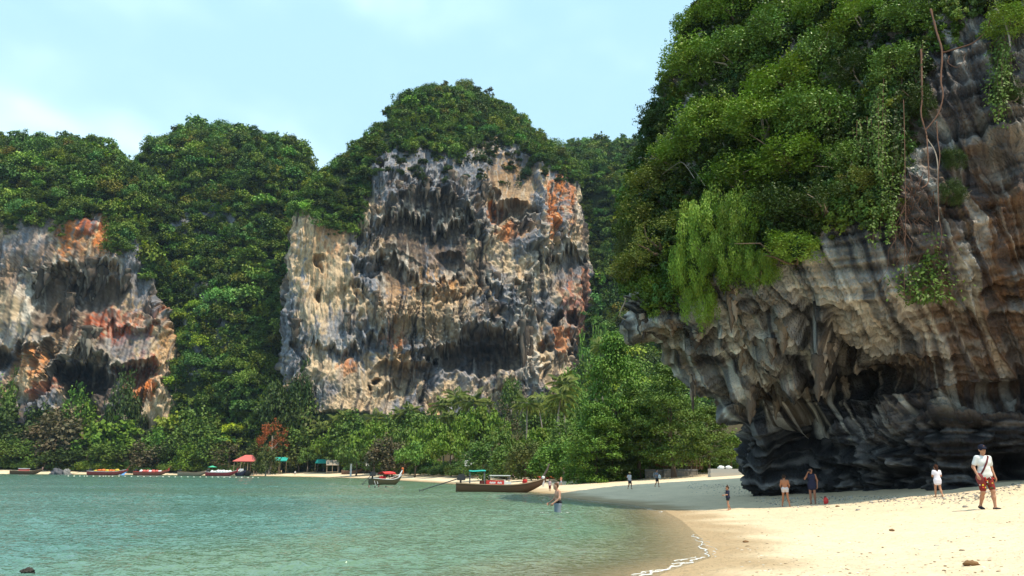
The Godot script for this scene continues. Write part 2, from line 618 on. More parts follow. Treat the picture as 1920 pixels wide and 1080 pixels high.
func stalactite(root: Vector3, length: float, r: float, seed_: int) -> ArrayMesh:
	# a bundle of drips grown together, broad at the top
	var g := RandomNumberGenerator.new()
	g.seed = seed_
	var b := MB.new()
	for k in 5:
		var len2 := length * (1.0 if k == 0 else g.randf_range(0.35, 0.85))
		var off := Vector3(g.randf_range(-1, 1), 0, g.randf_range(-1, 1)) * r * (0.15 if k == 0 else 0.75)
		var pts := []
		var rads := []
		for j in 12:
			var t := j / 11.0
			pts.append(root + off * (1.0 - 0.3 * t) + Vector3(sin(t * 5.0 + k) * r * 0.2, r * 0.9 - len2 * t, cos(t * 4.0 + k) * r * 0.16))
			rads.append(r * (0.6 if k else 0.8) * pow(1.0 - t, 0.5) * (1.0 + 0.3 * sin(t * 11.0 + k * 2.0 + seed_) + 0.15 * sin(t * 27.0 + k)) + r * 0.06)
		b.col = Color(0.14, 0.115, 0.09).lerp(Color(0.3, 0.25, 0.2), g.randf()) if k % 2 else Color(0.06, 0.05, 0.042).lerp(Color(0.2, 0.15, 0.11), g.randf())
		b.tube(pts, rads, 9, true, 0.16, seed_ + k)
	return b.mesh()

# ---------------------------------------------------------------- foliage
func leaf(v: PackedVector3Array, n: PackedVector3Array, c: PackedColorArray, ix: PackedInt32Array, o: Vector3, dir: Vector3, up: Vector3, l: float, w: float, tone: Color) -> void:
	# a leaf of four points, folded a little along its rib
	var side := dir.cross(up).normalized()
	var nn := side.cross(dir).normalized()
	var i := v.size()
	v.append(o); v.append(o + dir * l * 0.5 + side * w + nn * w * 0.35); v.append(o + dir * l); v.append(o + dir * l * 0.5 - side * w + nn * w * 0.35)
	for k in 4:
		n.append(nn); c.append(tone)
	ix.append_array(PackedInt32Array([i, i + 2, i + 1, i, i + 3, i + 2]))

func arrays_mesh(v: PackedVector3Array, n: PackedVector3Array, c: PackedColorArray, ix: PackedInt32Array) -> ArrayMesh:
	var arr := []
	arr.resize(Mesh.ARRAY_MAX)
	arr[Mesh.ARRAY_VERTEX] = v; arr[Mesh.ARRAY_NORMAL] = n; arr[Mesh.ARRAY_COLOR] = c; arr[Mesh.ARRAY_INDEX] = ix
	var m := ArrayMesh.new()
	m.add_surface_from_arrays(Mesh.PRIMITIVE_TRIANGLES, arr)
	return m

func crown_mesh(seed_: int, r: Vector3, blobs: int, per: int, size: float, style := "round", slim := 0.32) -> ArrayMesh:
	# leaf clumps through the volume of a crown centred on its base point: y from 0 to 2 r.y
	var g := RandomNumberGenerator.new()
	g.seed = seed_
	var v := PackedVector3Array()
	var n := PackedVector3Array()
	var c := PackedColorArray()
	var ix := PackedInt32Array()
	for k in blobs:
		var d := Vector3(g.randfn(), g.randfn() * 0.9 + 0.25, g.randfn()).normalized()
		var o := d * r * g.randf_range(0.5, 1.0)
		var br := Vector3.ONE * (r.x + r.z) * 0.5 * g.randf_range(0.2, 0.38)
		var n_leaf := per
		if style == "layered":
			var lay := floorf(pow(g.randf(), 0.85) * 7.0) / 6.0
			var reach := sqrt(maxf(0.06, 1.0 - pow(maxf(0.0, lay - 0.3) / 0.7, 2.0))) * (0.78 + 0.22 * smoothstep(0.0, 0.35, lay))
			var a := g.randf() * TAU
			var q := sqrt(g.randf()) * reach
			o = Vector3(cos(a) * r.x * q, (lay - 0.5) * 2.0 * r.y + g.randfn() * 0.09 * r.y - q * q * 0.2 * r.y, sin(a) * r.z * q)
			br = Vector3(0.24, 0.1, 0.24) * r.x * g.randf_range(0.7, 1.3)
		elif style == "umbrella":
			var a := g.randf() * TAU
			var q := sqrt(g.randf())
			o = Vector3(cos(a) * r.x * q, r.y * (0.75 * (1.0 - q * q) + g.randf_range(-0.35, 0.2)), sin(a) * r.z * q)
			br = Vector3(0.25, 0.1, 0.25) * r.x * g.randf_range(0.7, 1.2)
		elif style == "dome":
			o = Vector3(d.x, absf(d.y) * 1.1 - 0.25, d.z) * r * g.randf_range(0.6, 0.85)
			br = Vector3(0.42, 0.3, 0.42) * r.x * g.randf_range(0.7, 1.15)
		elif style == "sparse":
			br *= 0.7
		elif style == "hanging":
			br = Vector3(0.22, 0.5, 0.22) * r.x * g.randf_range(0.6, 1.1)
		var tone_k := g.randf_range(0.68, 1.3)
		var yellow := g.randf_range(0.85, 1.25)
		for j in n_leaf:
			var e := Vector3(g.randfn(), g.randfn(), g.randfn())
			e = e.normalized() * pow(g.randf(), 0.45)
			var p := o + e * br
			var dir := Vector3(g.randfn(), g.randfn() * 0.5 - 0.25, g.randfn())
			if style == "hanging": dir = Vector3(g.randfn() * 0.35, -1.0, g.randfn() * 0.35)
			dir = dir.normalized()
			var up := (Vector3.UP * 0.9 + e * 0.8 + Vector3(g.randfn(), g.randfn(), g.randfn()) * 0.45).normalized()
			if absf(up.dot(dir)) > 0.95: up = Vector3(1, 0.2, 0).normalized()
			var t := tone_k * g.randf_range(0.75, 1.25)
			leaf(v, n, c, ix, p + Vector3(0, r.y, 0), dir, up, size * g.randf_range(0.7, 1.35), size * slim * g.randf_range(0.8, 1.2), Color(t * yellow, t, t * 0.95))
	return arrays_mesh(v, n, c, ix)

func frond_mesh(seed_: int, n_frond: int, l: float, droop: float, wide: float, young := 0.35) -> ArrayMesh:
	# a palm's head: arching ribs with leaflets down both sides
	var g := RandomNumberGenerator.new()
	g.seed = seed_
	var v := PackedVector3Array()
	var n := PackedVector3Array()
	var c := PackedColorArray()
	var ix := PackedInt32Array()
	for k in n_frond:
		var a := TAU * k / n_frond + g.randf_range(-0.3, 0.3)
		var rise := lerpf(1.25, -0.55, pow((k * 7 % n_frond) / float(n_frond), 0.8)) + g.randf_range(-0.15, 0.15)
		var len1 := l * g.randf_range(0.8, 1.1)
		var p := Vector3.ZERO
		var dir := Vector3(cos(a) * cos(rise), sin(rise), sin(a) * cos(rise))
		var tone := Color(1, 1, 1) * g.randf_range(0.7, 1.3)
		if rise < -0.25: tone = Color(1.7, 1.15, 0.7) * g.randf_range(0.8, 1.2)
		var seg := 14
		for j in seg:
			var t := float(j) / seg
			var q := p + dir * len1 / seg
			dir = (dir + Vector3(0, -droop * (0.3 + t) / seg * 2.2, 0)).normalized()
			var side := dir.cross(Vector3.UP).normalized()
			leaf(v, n, c, ix, p, (q - p).normalized(), Vector3.UP, (q - p).length() * 1.05, 0.035 * wide, tone * 1.2)
			if j > 1:
				for s in [-1.0, 1.0]:
					for h in 2:
						var ll := wide * sin(PI * clampf(t * 0.9 + 0.12, 0, 1)) * g.randf_range(0.85, 1.1)
						var ld: Vector3 = (side * s + dir * 0.55 + Vector3(0, -0.5 - 0.3 * t, 0)).normalized()
						leaf(v, n, c, ix, p.lerp(q, h * 0.5), ld, dir, ll, ll * 0.15, tone * g.randf_range(0.85, 1.15))
			p = q
	return arrays_mesh(v, n, c, ix)

var crowns := {}
func build_crowns() -> void:
	for k in 5:
		crowns["far%d" % k] = crown_mesh(100 + k, Vector3(1, 0.72, 1), [16, 20, 13, 26, 18][k], [60, 80, 50, 44, 46][k], [0.17, 0.125, 0.22, 0.15, 0.14][k], ["dome", "dome", "dome", "layered", "sparse"][k], [0.38, 0.34, 0.42, 0.36, 0.3][k])
	for k in 4:
		crowns["round%d" % k] = crown_mesh(200 + k, Vector3(1, 0.85, 1), 46, 70, 0.12, "round", 0.36)
	for k in 3:
		crowns["layered%d" % k] = crown_mesh(300 + k, Vector3(1, 0.8, 1), 70, 70, 0.1, "layered", 0.38)
	for k in 3:
		crowns["umbrella%d" % k] = crown_mesh(400 + k, Vector3(1, 0.45, 1), 52, 50, 0.1, "umbrella", 0.36)
	for k in 2:
		crowns["sparse%d" % k] = crown_mesh(500 + k, Vector3(1, 0.9, 1), 34, 36, 0.085, "sparse", 0.34)
	for k in 2:
		crowns["almond%d" % k] = crown_mesh(600 + k, Vector3(1, 0.95, 1), 170, 95, 0.052, "layered", 0.46)
	for k in 4:
		crowns["shrub%d" % k] = crown_mesh(700 + k, Vector3(1, 0.85, 1), 60, 95, 0.085, "round", 0.3)
	for k in 2:
		crowns["bamboo%d" % k] = crown_mesh(800 + k, Vector3(1, 1.15, 1), 75, 110, 0.1, "hanging", 0.14)
	for k in 2:
		crowns["twiggy%d" % k] = crown_mesh(850 + k, Vector3(1, 0.95, 1), 46, 60, 0.062, "sparse", 0.34)
	crowns.palm0 = frond_mesh(900, 22, 1.0, 0.95, 0.27)
	crowns.palm1 = frond_mesh(901, 19, 1.0, 1.15, 0.25)
	crowns.strap0 = frond_mesh(902, 26, 1.0, 0.8, 0.06)

func trunk_mesh(h: float, r: float, lean: Vector3, limbs: int, seed_: int, spread := 0.8) -> ArrayMesh:
	var g := RandomNumberGenerator.new()
	g.seed = seed_
	var b := MB.new()
	var pts := []
	var rads := []
	for k in 7:
		var t := k / 6.0
		pts.append(lean * t * t * h + Vector3(sin(t * 4.0 + seed_) * r * 0.6, h * t - 0.3 * (1.0 - t), cos(t * 3.0 + seed_) * r * 0.5))
		rads.append(r * (1.25 - 0.75 * t) + (r * 0.5 if k == 0 else 0.0))
	b.tube(pts, rads, 8, true, 0.08, seed_)
	for k in limbs:
		var t0 := g.randf_range(0.5, 0.98)
		var o: Vector3 = pts[int(t0 * 6.0)]
		var a := g.randf() * TAU
		var out := Vector3(cos(a), g.randf_range(0.25, 1.1), sin(a)).normalized()
		var ll := h * spread * g.randf_range(0.5, 1.0)
		var bend := Vector3(g.randfn(), g.randfn() * 0.4, g.randfn()) * ll * 0.12
		b.tube([o, o + out * ll * 0.35 + bend, o + out * ll * 0.7 + bend * 0.4 + Vector3(0, ll * 0.08, 0), o + out * ll + Vector3(0, ll * 0.16, 0)], [r * 0.5, r * 0.36, r * 0.22, r * 0.07], 6)
	return b.mesh()

var tree_no := 0
func tree(called: String, style: String, m: Material, foot: Vector3, top: float, width: float, label: String, group := "", crown_share := 0.72, bark: Material = null, lean := Vector3.ZERO) -> Node3D:
	# foot on the ground; top: height of the whole tree; width: of its crown
	tree_no += 1
	var t := thing(called, foot, 0.0, label, "palm" if style == "palm" else "tree", group)
	if style == "palm":
		var bend := lean if lean != Vector3.ZERO else Vector3(sin(tree_no * 2.3), 0, cos(tree_no * 1.7)) * 0.1
		var hh := top - width * 0.34
		var tm := trunk_mesh(hh, 0.17, bend, 0, tree_no)
		part("trunk", tm, M.palebark, t)
		var cr := part("crown", crowns["palm%d" % (tree_no % 2)], m, t)
		cr.position = bend * hh + Vector3(0, hh, 0)
		cr.rotation.y = tree_no * 1.3
		cr.scale = Vector3(1, 0.9, 1) * width * 0.5
		return t
	var variants := {"far": 5, "round": 4, "layered": 3, "umbrella": 3, "sparse": 2, "almond": 2, "twiggy": 2}
	var n: int = tree_no % int(variants[style])
	var ch := top * crown_share
	var ry := {"far": 0.72, "round": 0.85, "layered": 0.8, "umbrella": 0.45, "sparse": 0.9, "almond": 0.95, "twiggy": 0.95}
	part("trunk", trunk_mesh(top * (1.0 - crown_share * 0.45), maxf(0.1, top * 0.02), lean, 6 if style != "far" else 4, tree_no, 0.32), bark if bark else M.bark, t)
	var cr := part("crown", crowns[style + str(n)], m, t)
	var lift := lean * (top - ch * 0.5)
	cr.position = Vector3(lift.x, top - ch, lift.z)
	cr.rotation.y = tree_no * 2.1
	cr.scale = Vector3(width * 0.5, ch * 0.5 / float(ry[style]), width * 0.5)
	return t

func tone(g: RandomNumberGenerator, dark := 0.6, light := 1.5) -> Color:
	var t := g.randf_range(dark, light)
	if g.randf() < 0.1: t *= 1.4
	var hue := g.randfn()
	return Color(t * clampf(1.0 + 0.15 * hue, 0.65, 1.6), t, t * clampf(1.0 - 0.2 * hue, 0.6, 1.5))

func forest(called: String, label: String, s: Sheet, inside: Callable, step: float, size: Vector2, seed_: int, sink := 0.55, m: Material = null) -> void:
	# crowns of a hillside wood, one near each cell of `step` metres of the slope
	var g := RandomNumberGenerator.new()
	g.seed = seed_
	var cells := {}
	for j in s.nv:
		for i in s.nu:
			var a := j * s.nu + i
			if not inside.call(s.px[a], s.py[a]): continue
			var p := s.pos[a]
			var key := Vector3i((p / step).floor())
			if not cells.has(key): cells[key] = []
			cells[key].append(a)
	var lots := [[], [], [], [], []]
	var cols := [[], [], [], [], []]
	for key in cells:
		var list: Array = cells[key]
		var a: int = list[g.randi() % list.size()]
		var w := g.randf_range(size.x, size.y)
		if g.randf() < 0.12: w *= 1.45
		var k := g.randi() % 5
		var b := Basis(Vector3.UP, g.randf() * TAU).scaled(Vector3(w, w * g.randf_range(0.75, 1.5), w) * 0.5)
		lots[k].append(Transform3D(b, s.pos[a] + s.nrm[a] * w * g.randf_range(0.0, 0.3) - Vector3(0, w * sink * 0.5, 0)))
		var tc := tone(g, 0.45, 1.7)
		if g.randf() < 0.05: tc *= Color(1.5, 1.4, 0.8)
		elif g.randf() < 0.06: tc *= Color(1.35, 0.9, 1.0)
		cols[k].append(tc)
	var o := thing(called, Vector3.ZERO, 0, label, "forest")
	o.set_meta("kind", "stuff")
	for k in 5:
		if lots[k].size(): many("crowns", crowns["far%d" % k], m if m else M.leaf_mid, lots[k], cols[k], o)

# ---------------------------------------------------------------- scene
func _ready() -> void:
	var cam := Camera3D.new()
	cam.name = "camera"
	cam.transform = Transform3D(cb, EYE)
	cam.fov = rad_to_deg(2.0 * atan(540.0 / 1500.0))
	cam.near = 0.1
	cam.far = 3000.0
	add_child(cam)
	cam.current = true
	var env := Environment.new()
	env.background_mode = Environment.BG_SKY
	var sky := ProceduralSkyMaterial.new()
	sky.sky_top_color = Color(0.43, 0.72, 0.95).linear_to_srgb()
	sky.sky_horizon_color = Color(0.62, 0.86, 1.0).linear_to_srgb()
	sky.sky_curve = 0.22
	sky.ground_bottom_color = Color(0.25, 0.3, 0.3).linear_to_srgb()
	sky.ground_horizon_color = Color(0.55, 0.85, 0.95).linear_to_srgb()
	sky.sky_cover = cirrus()
	sky.sky_cover_modulate = Color(1, 1, 1, 0.3)
	env.sky = Sky.new()
	env.sky.sky_material = sky
	env.background_energy_multiplier = 1.06
	env.tonemap_mode = Environment.TONE_MAPPER_LINEAR
	env.tonemap_exposure = 1.16
	env.fog_enabled = true
	env.fog_density = 0.00007
	env.fog_light_color = Color(0.8, 0.9, 1.0)
	env.sdfgi_enabled = true
	env.ssao_enabled = true
	env.ssil_enabled = true
	var we := WorldEnvironment.new()
	we.name = "world_environment"
	we.environment = env
	add_child(we)
	var sun := DirectionalLight3D.new()
	sun.name = "sun"
	sun.light_energy = 1.5
	sun.light_color = Color(1.0, 0.95, 0.86)
	sun.light_angular_distance = 0.5
	sun.shadow_enabled = true
	add_child(sun)
	var to_sun := Vector3(0.33, 0.90, 0.27).normalized()
	sun.look_at_from_position(to_sun * 50.0, Vector3.ZERO, Vector3.UP)

	var k := 0
	for n: FastNoiseLite in [nA, nB, nC, nD, nE]:
		n.seed = 11 + k; n.frequency = 1.0; k += 1
		n.fractal_type = FastNoiseLite.FRACTAL_NONE
	nA.fractal_type = FastNoiseLite.FRACTAL_FBM; nA.fractal_octaves = 3
	nB.fractal_type = FastNoiseLite.FRACTAL_RIDGED; nB.fractal_octaves = 2
	nC.noise_type = FastNoiseLite.TYPE_CELLULAR
	rng.seed = 4
	make_materials()
	make_shore()
	make_ground()
	make_water()
	build_crowns()
	make_cliffs()
	make_woods()
	make_near_greenery()
	make_objects()

func cirrus() -> ImageTexture:
	# thin high streaks of cloud over the whole sky
	var n := FastNoiseLite.new()
	n.seed = 3; n.frequency = 1.0; n.fractal_octaves = 5
	var im := Image.create(1024, 512, false, Image.FORMAT_RGBA8)
	for y in 512:
		for x in 1024:
			var ph := TAU * x / 1024.0
			var th := PI * y / 512.0
			var d := Vector3(sin(th) * cos(ph), cos(th), sin(th) * sin(ph))
			var q := Vector3(d.x * 1.2 + d.z * 0.6, d.y * 3.2, d.z * 1.6 - d.x * 0.7)
			var a := clampf(0.34 + 1.1 * n.get_noise_3dv(q * 1.3) + 0.5 * n.get_noise_3dv(q * 4.0 + Vector3(7, 1, 2)), 0.0, 1.0)
			im.set_pixel(x, y, Color(1, 1, 1, a * a))
	return ImageTexture.create_from_image(im)

func make_shore() -> void:
	var line := [[0, 888.7], [240, 890.2], [470, 892.2], [600, 894.4], [700, 897.4], [830, 905.0], [900, 910.2], [1030, 925.0], [1060, 932.0], [1130, 940.0], [1185, 946.0], [1240, 957.0], [1272, 976.0], [1306, 1010.0], [1322, 1045.0], [1225, 1076.0]]
	shore.append(Vector2(-420, -200))
	shore.append(Vector2(-300, -238))
	for q in line:
		var p := on_water(q[0], q[1])
		shore.append(Vector2(p.x, p.z))
	for q in [Vector2(1.6, -11.0), Vector2(0.6, -7), Vector2(-2, -2), Vector2(-8, 4), Vector2(-60, 14), Vector2(-420, 40)]:
		shore.append(q)

func make_ground() -> void:
	var nu := 330
	var nv := 340
	var v := PackedVector3Array()
	var c := PackedColorArray()
	v.resize(nu * nv); c.resize(nu * nv)
	var dry := Color(0.70, 0.555, 0.375)
	var wet := Color(0.36, 0.25, 0.14)
	var bed := Color(0.42, 0.34, 0.2)
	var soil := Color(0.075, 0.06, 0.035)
	for j in nv:
		var t := float(j) / (nv - 1)
		var z := -(-40.0 + 42.0 * minf(t * 8.0, 1.0)) if t < 0.125 else -(2.0 + 420.0 * (exp((t - 0.125) / 0.875 * 4.6) - 1.0) / (exp(4.6) - 1.0))
		for i in nu:
			var u := 2.0 * i / (nu - 1) - 1.0
			var x := u * (absf(z) * 0.85 + 26.0)
			var s := sd_shore(x, z)
			var h := ground_sd(x, z, s)
			var a := j * nu + i
			var rip := nA.get_noise_2d(x * 0.9, z * 0.9)
			var rip2 := nA.get_noise_2d(x * 3.1, z * 3.1)
			var near := smooth(90, 25, -z)
			if s > 1.2:
				h += (0.035 * rip + 0.018 * rip2) * smooth(1.2, 4.0, s) * near
			v[a] = Vector3(x, h, z)
			var col := dry
			col = col * (1.0 + 0.10 * rip + 0.07 * rip2 + 0.1 * nA.get_noise_2d(x * 0.12, z * 0.12))
			var edge := s + 0.8 * nD.get_noise_2d(x * 0.35, z * 0.35)
			var damp := smooth(2.6, 0.6, edge) if z > -70.0 else smooth(3.0, 0.5, edge)
			col = col.lerp(wet, damp * 0.85)
			if s < 0.0: col = col.lerp(bed, smooth(0.0, -2.0, s))
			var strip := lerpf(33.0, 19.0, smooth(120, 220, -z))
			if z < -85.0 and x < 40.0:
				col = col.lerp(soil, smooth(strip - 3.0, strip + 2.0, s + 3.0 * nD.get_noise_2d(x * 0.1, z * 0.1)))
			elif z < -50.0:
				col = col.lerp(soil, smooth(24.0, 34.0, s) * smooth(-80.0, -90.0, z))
			c[a] = col
	tag(part("sandy_ground", grid_mesh(nu, nv, v, c), M.sand, self), "pale sand beach curving round the bay and rising under the trees", "beach", "", "structure")

func make_water() -> void:
	var nu := 420
	var nv := 760
	var v := PackedVector3Array()
	var c := PackedColorArray()
	v.resize(nu * nv); c.resize(nu * nv)
	var deep := Color(0.085, 0.188, 0.148)
	var mid := Color(0.125, 0.205, 0.125)
	var sandy := Color(0.22, 0.21, 0.12)
	for j in nv:
		var t := float(j) / (nv - 1)
		var z := -(-30.0 + 296.0 * (0.135 + 0.865 * (exp(t * 3.3) - 1.0) / (exp(3.3) - 1.0)))
		if t < 0.03: z = lerpf(60.0, z, t / 0.03)
		for i in nu:
			var u := float(i) / (nu - 1)
			var x := lerpf(-(absf(z) * 0.8 + 30.0), 9.0, u)
			var s := sd_shore(x, z)
			var a := j * nu + i
			var q := clampf(-s / 3.5, 0.0, 1.0)
			var w := 0.075 * nB.get_noise_2d(x * 0.3 + z * 0.12, z * 0.62) + 0.05 * nA.get_noise_2d(x * 1.0 + 30.0, z * 1.9)
			w += 0.06 * nD.get_noise_2d(x * 0.1, z * 0.2)
			w *= 0.75 + 0.5 * nD.get_noise_2d(x * 0.03 + 9.0, z * 0.05)
			v[a] = Vector3(x, w * q + 0.004, z)
			var patch := nA.get_noise_2d(x * 0.05, z * 0.06)
			var depth := -s * (1.0 + 0.35 * patch) * (1.0 + clampf((-x - 0.5) / 5.0, 0.0, 2.2) * smooth(60.0, 25.0, -z))
			var col := sandy.lerp(mid, smooth(0.6, 4.0, depth)).lerp(deep, smooth(10.0, 32.0, depth + 6.0 * patch))
			col = col * (1.0 + 0.18 * patch)
			var al := smooth(-0.3, 2.4, -s) * 0.78 + 0.22
			col.a = 0.0 if s > 0.4 else al
			c[a] = col
	tag(part("sea_water", grid_mesh(nu, nv, v, c), M.water, self), "turquoise green sea of the bay, shallow and sandy along the shore", "sea", "", "structure")
	# the last wave's edge of foam, and thin lines behind it
	var g := RandomNumberGenerator.new()
	g.seed = 8
	for run in [[[1322, 1046], [1316, 1030], [1308, 1013], [1300, 1003]], [[1322, 1046], [1300, 1054], [1270, 1062], [1240, 1072], [1216, 1079], [1195, 1086]], [[1060, 934], [1095, 938.5], [1130, 942], [1185, 948.5], [1222, 955], [1243, 961]]]:
		var b := MB.new()
		var pts := []
		for k in run.size() - 1:
			for h in 40:
				var u := spline(Vector3(run[maxi(k - 1, 0)][0], run[maxi(k - 1, 0)][1], 0), Vector3(run[k][0], run[k][1], 0), Vector3(run[k + 1][0], run[k + 1][1], 0), Vector3(run[mini(k + 2, run.size() - 1)][0], run[mini(k + 2, run.size() - 1)][1], 0), h / 40.0)
				pts.append(on_water(u.x + 4.0 * nD.get_noise_1d(k * 4.0 + h * 0.1), u.y))
		for lace in 2:
			var first := b.v.size()
			for k in pts.size():
				var p: Vector3 = pts[k]
				var dir: Vector3 = (pts[mini(k + 1, pts.size() - 1)] - pts[maxi(k - 1, 0)]).normalized()
				var side := dir.cross(Vector3.UP)
				var off := lace * 0.13 + 0.1 * nD.get_noise_2d(k * 0.04, lace * 3.0) * (1.0 + lace)
				var w := maxf(0.0, (0.013 if lace == 0 else 0.002) + 0.022 * nA.get_noise_2d(k * 0.06, 4.0 + lace) + 0.012 * nA.get_noise_2d(k * 0.4, 9.0 + lace))
				p += side * (off if run[0][1] > 1000 or run[0][0] < 1200 else off)
				b.pt(p - side * w + Vector3(0, 0.012, 0)); b.pt(p + side * w + Vector3(0, 0.02, 0))
			for k in pts.size() - 1:
				var a := first + k * 2
				b.ix.append_array(PackedInt32Array([a, a + 1, a + 2, a + 1, a + 3, a + 2]))
		tag(part("foam", b.mesh(), M.foam, self), "line of white foam at the edge of the lapping wave", "foam", "", "stuff")

func make_cliffs() -> void:
	# the great wall in the middle
	var rows := tower_rows([[885, 566, 1135, 288], [800, 566, 1125, 292], [740, 545, 1118, 297], [660, 534, 1115, 300], [560, 538, 1110, 301], [460, 547, 1100, 302], [390, 556, 1090, 304], [335, 610, 1080, 309], [292, 668, 1045, 317], [255, 706, 998, 327], [226, 732, 968, 336], [198, 764, 925, 347], [182, 792, 885, 357], [175, 815, 865, 372]], 42.0, 42.0)
	var s := make_sheet(rows, 560, 560)
	var feats := pf([[600, 560, 60, 330, 3.0], [560, 620, 40, 120, 2.0], [715, 318, 9, 22, -7.0], [800, 420, 100, 80, -8.0], [740, 500, 46, 50, -4.0], [845, 490, 30, 45, -8.0], [960, 395, 42, 26, -11.0], [930, 370, 16, 20, -6.0], [960, 330, 55, 80, -5.0], [1015, 400, 14, 130, 3.0], [1052, 400, 22, 110, 2.0], [985, 460, 28, 22, 3.5],
		[890, 668, 105, 38, -17.0], [905, 640, 60, 28, -9.0], [760, 700, 70, 30, -5.0], [985, 690, 10, 60, 5.0], [1003, 690, 8, 50, 4.0], [940, 715, 24, 28, 6.0], [708, 716, 8, 9, -7.0], [690, 722, 4, 10, -5.0], [740, 722, 14, 10, -3.0], [725, 735, 14, 14, -2.5], [1042, 598, 12, 20, -9.0], [1076, 596, 10, 24, -9.0], [1006, 600, 6, 16, -6.0], [1020, 645, 9, 14, -7.0], [1072, 655, 4, 18, -6.0],
		[562, 650, 14, 22, -6.0], [600, 560, 8, 14, -4.0], [600, 500, 7, 26, -5.0], [690, 480, 9, 100, 2.5], [655, 560, 9, 130, 3.0], [680, 620, 7, 110, 2.5], [830, 540, 40, 30, 3.0], [755, 575, 90, 50, 4.5], [850, 600, 110, 35, 4.0], [1000, 560, 14, 90, 4.0], [945, 560, 60, 50, 2.5], [920, 600, 9, 9, -5.0], [1060, 490, 45, 50, -5.0], [1040, 720, 60, 40, 3.0], [745, 385, 11, 30, 3.0], [845, 370, 8, 40, 3.5], [640, 700, 60, 40, 2.0]])
	var tints := [[605, 520, 62, 160, CREAM, 0.8], [590, 470, 30, 100, OCHRE, 0.35], [620, 430, 24, 50, ORANGE, 0.35], [860, 305, 150, 55, GREY, 0.85], [780, 350, 90, 50, GREY, 0.7], [1050, 300, 50, 40, GREY, 0.8], [800, 420, 95, 80, DARK, 0.7], [850, 480, 44, 50, DARK, 0.7], [750, 480, 50, 46, DARK, 0.5], [860, 520, 60, 60, BROWN, 0.6], [770, 520, 60, 70, BROWN, 0.7],  # DARK patches: black stain with the alcove shade painted in
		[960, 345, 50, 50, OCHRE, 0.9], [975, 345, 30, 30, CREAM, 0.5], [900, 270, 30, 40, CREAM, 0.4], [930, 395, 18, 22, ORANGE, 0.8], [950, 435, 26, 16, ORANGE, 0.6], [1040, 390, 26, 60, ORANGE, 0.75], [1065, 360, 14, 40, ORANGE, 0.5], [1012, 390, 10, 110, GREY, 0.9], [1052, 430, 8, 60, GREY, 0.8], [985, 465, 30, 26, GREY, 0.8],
		[740, 610, 26, 60, ORANGE, 0.5], [800, 560, 90, 50, OCHRE, 0.45], [830, 530, 30, 16, OCHRE, 0.8], [820, 620, 90, 40, BROWN, 0.5], [640, 640, 60, 50, GREY, 0.7], [600, 690, 40, 30, CREAM, 0.9], [720, 710, 70, 45, CREAM, 0.85], [760, 690, 40, 25, OCHRE, 0.5], [650, 690, 24, 16, ORANGE, 0.5], [895, 655, 90, 30, DARK, 0.7], [790, 590, 110, 46, CREAM, 0.45], [880, 700, 110, 20, GREY, 0.6], [1050, 650, 50, 60, CREAM, 0.5], [1050, 635, 26, 26, ORANGE, 0.6], [1080, 580, 30, 60, RUST, 0.4], [1090, 540, 20, 30, ORANGE, 0.4], [990, 640, 20, 110, PALE, 0.6], [1000, 520, 16, 60, PALE, 0.5], [545, 640, 22, 90, GREY, 0.9]]  # the DARK patch paints shade into the low cave
	var strata := [[790, 590, 130, 75], [870, 610, 90, 60], [960, 560, 60, 60]]
	var veg := [[540, 376], [556, 398], [566, 384], [580, 404], [600, 412], [620, 432], [640, 424], [668, 436], [684, 350], [697, 300], [712, 282], [730, 292], [748, 268], [770, 290], [790, 262], [812, 285], [835, 276], [856, 296], [878, 270], [905, 262], [930, 250], [950, 268], [980, 262], [1000, 300], [1030, 308], [1062, 328], [1085, 340]]
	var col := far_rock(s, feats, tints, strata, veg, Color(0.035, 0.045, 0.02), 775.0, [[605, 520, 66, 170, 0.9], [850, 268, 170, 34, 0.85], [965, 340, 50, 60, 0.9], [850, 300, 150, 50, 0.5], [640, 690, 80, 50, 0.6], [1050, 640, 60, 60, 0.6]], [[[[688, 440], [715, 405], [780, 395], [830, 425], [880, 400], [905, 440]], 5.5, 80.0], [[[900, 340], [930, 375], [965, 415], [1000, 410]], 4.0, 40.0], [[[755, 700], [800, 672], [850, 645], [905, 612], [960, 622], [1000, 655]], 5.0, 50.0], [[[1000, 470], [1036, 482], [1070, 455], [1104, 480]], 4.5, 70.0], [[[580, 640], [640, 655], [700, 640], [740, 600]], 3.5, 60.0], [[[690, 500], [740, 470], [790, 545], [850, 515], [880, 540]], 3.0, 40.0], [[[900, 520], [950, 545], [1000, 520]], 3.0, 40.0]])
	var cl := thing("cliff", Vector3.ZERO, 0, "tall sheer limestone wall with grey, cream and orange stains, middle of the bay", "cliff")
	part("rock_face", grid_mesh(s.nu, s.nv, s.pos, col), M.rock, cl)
	for q in [[745, 355, 40, 9], [735, 400, 42, 6], [845, 335, 70, 9], [870, 340, 40, 6], [800, 345, 44, 7], [905, 355, 50, 7], [700, 400, 40, 6], [690, 440, 36, 6], [860, 395, 30, 7], [890, 420, 44, 6], [930, 520, 60, 7], [1003, 440, 46, 6], [1052, 440, 36, 7], [1036, 465, 44, 7], [985, 540, 80, 9], [655, 600, 50, 6], [705, 560, 46, 6], [770, 365, 40, 6], [820, 365, 34, 5], [660, 470, 44, 6], [560, 610, 46, 8], [985, 610, 110, 8], [1000, 620, 90, 7]]:
		var a := sheet_at(s, q[0], q[1])
		if a < 0: continue
		var sc := -s.pos[a].z / F
		part("stalactite", stalactite(s.pos[a] + Vector3(0, 0, 0.6), q[2] * sc, q[3] * sc, int(q[0])), M.rock_drip, cl)
	var veg_line := veg
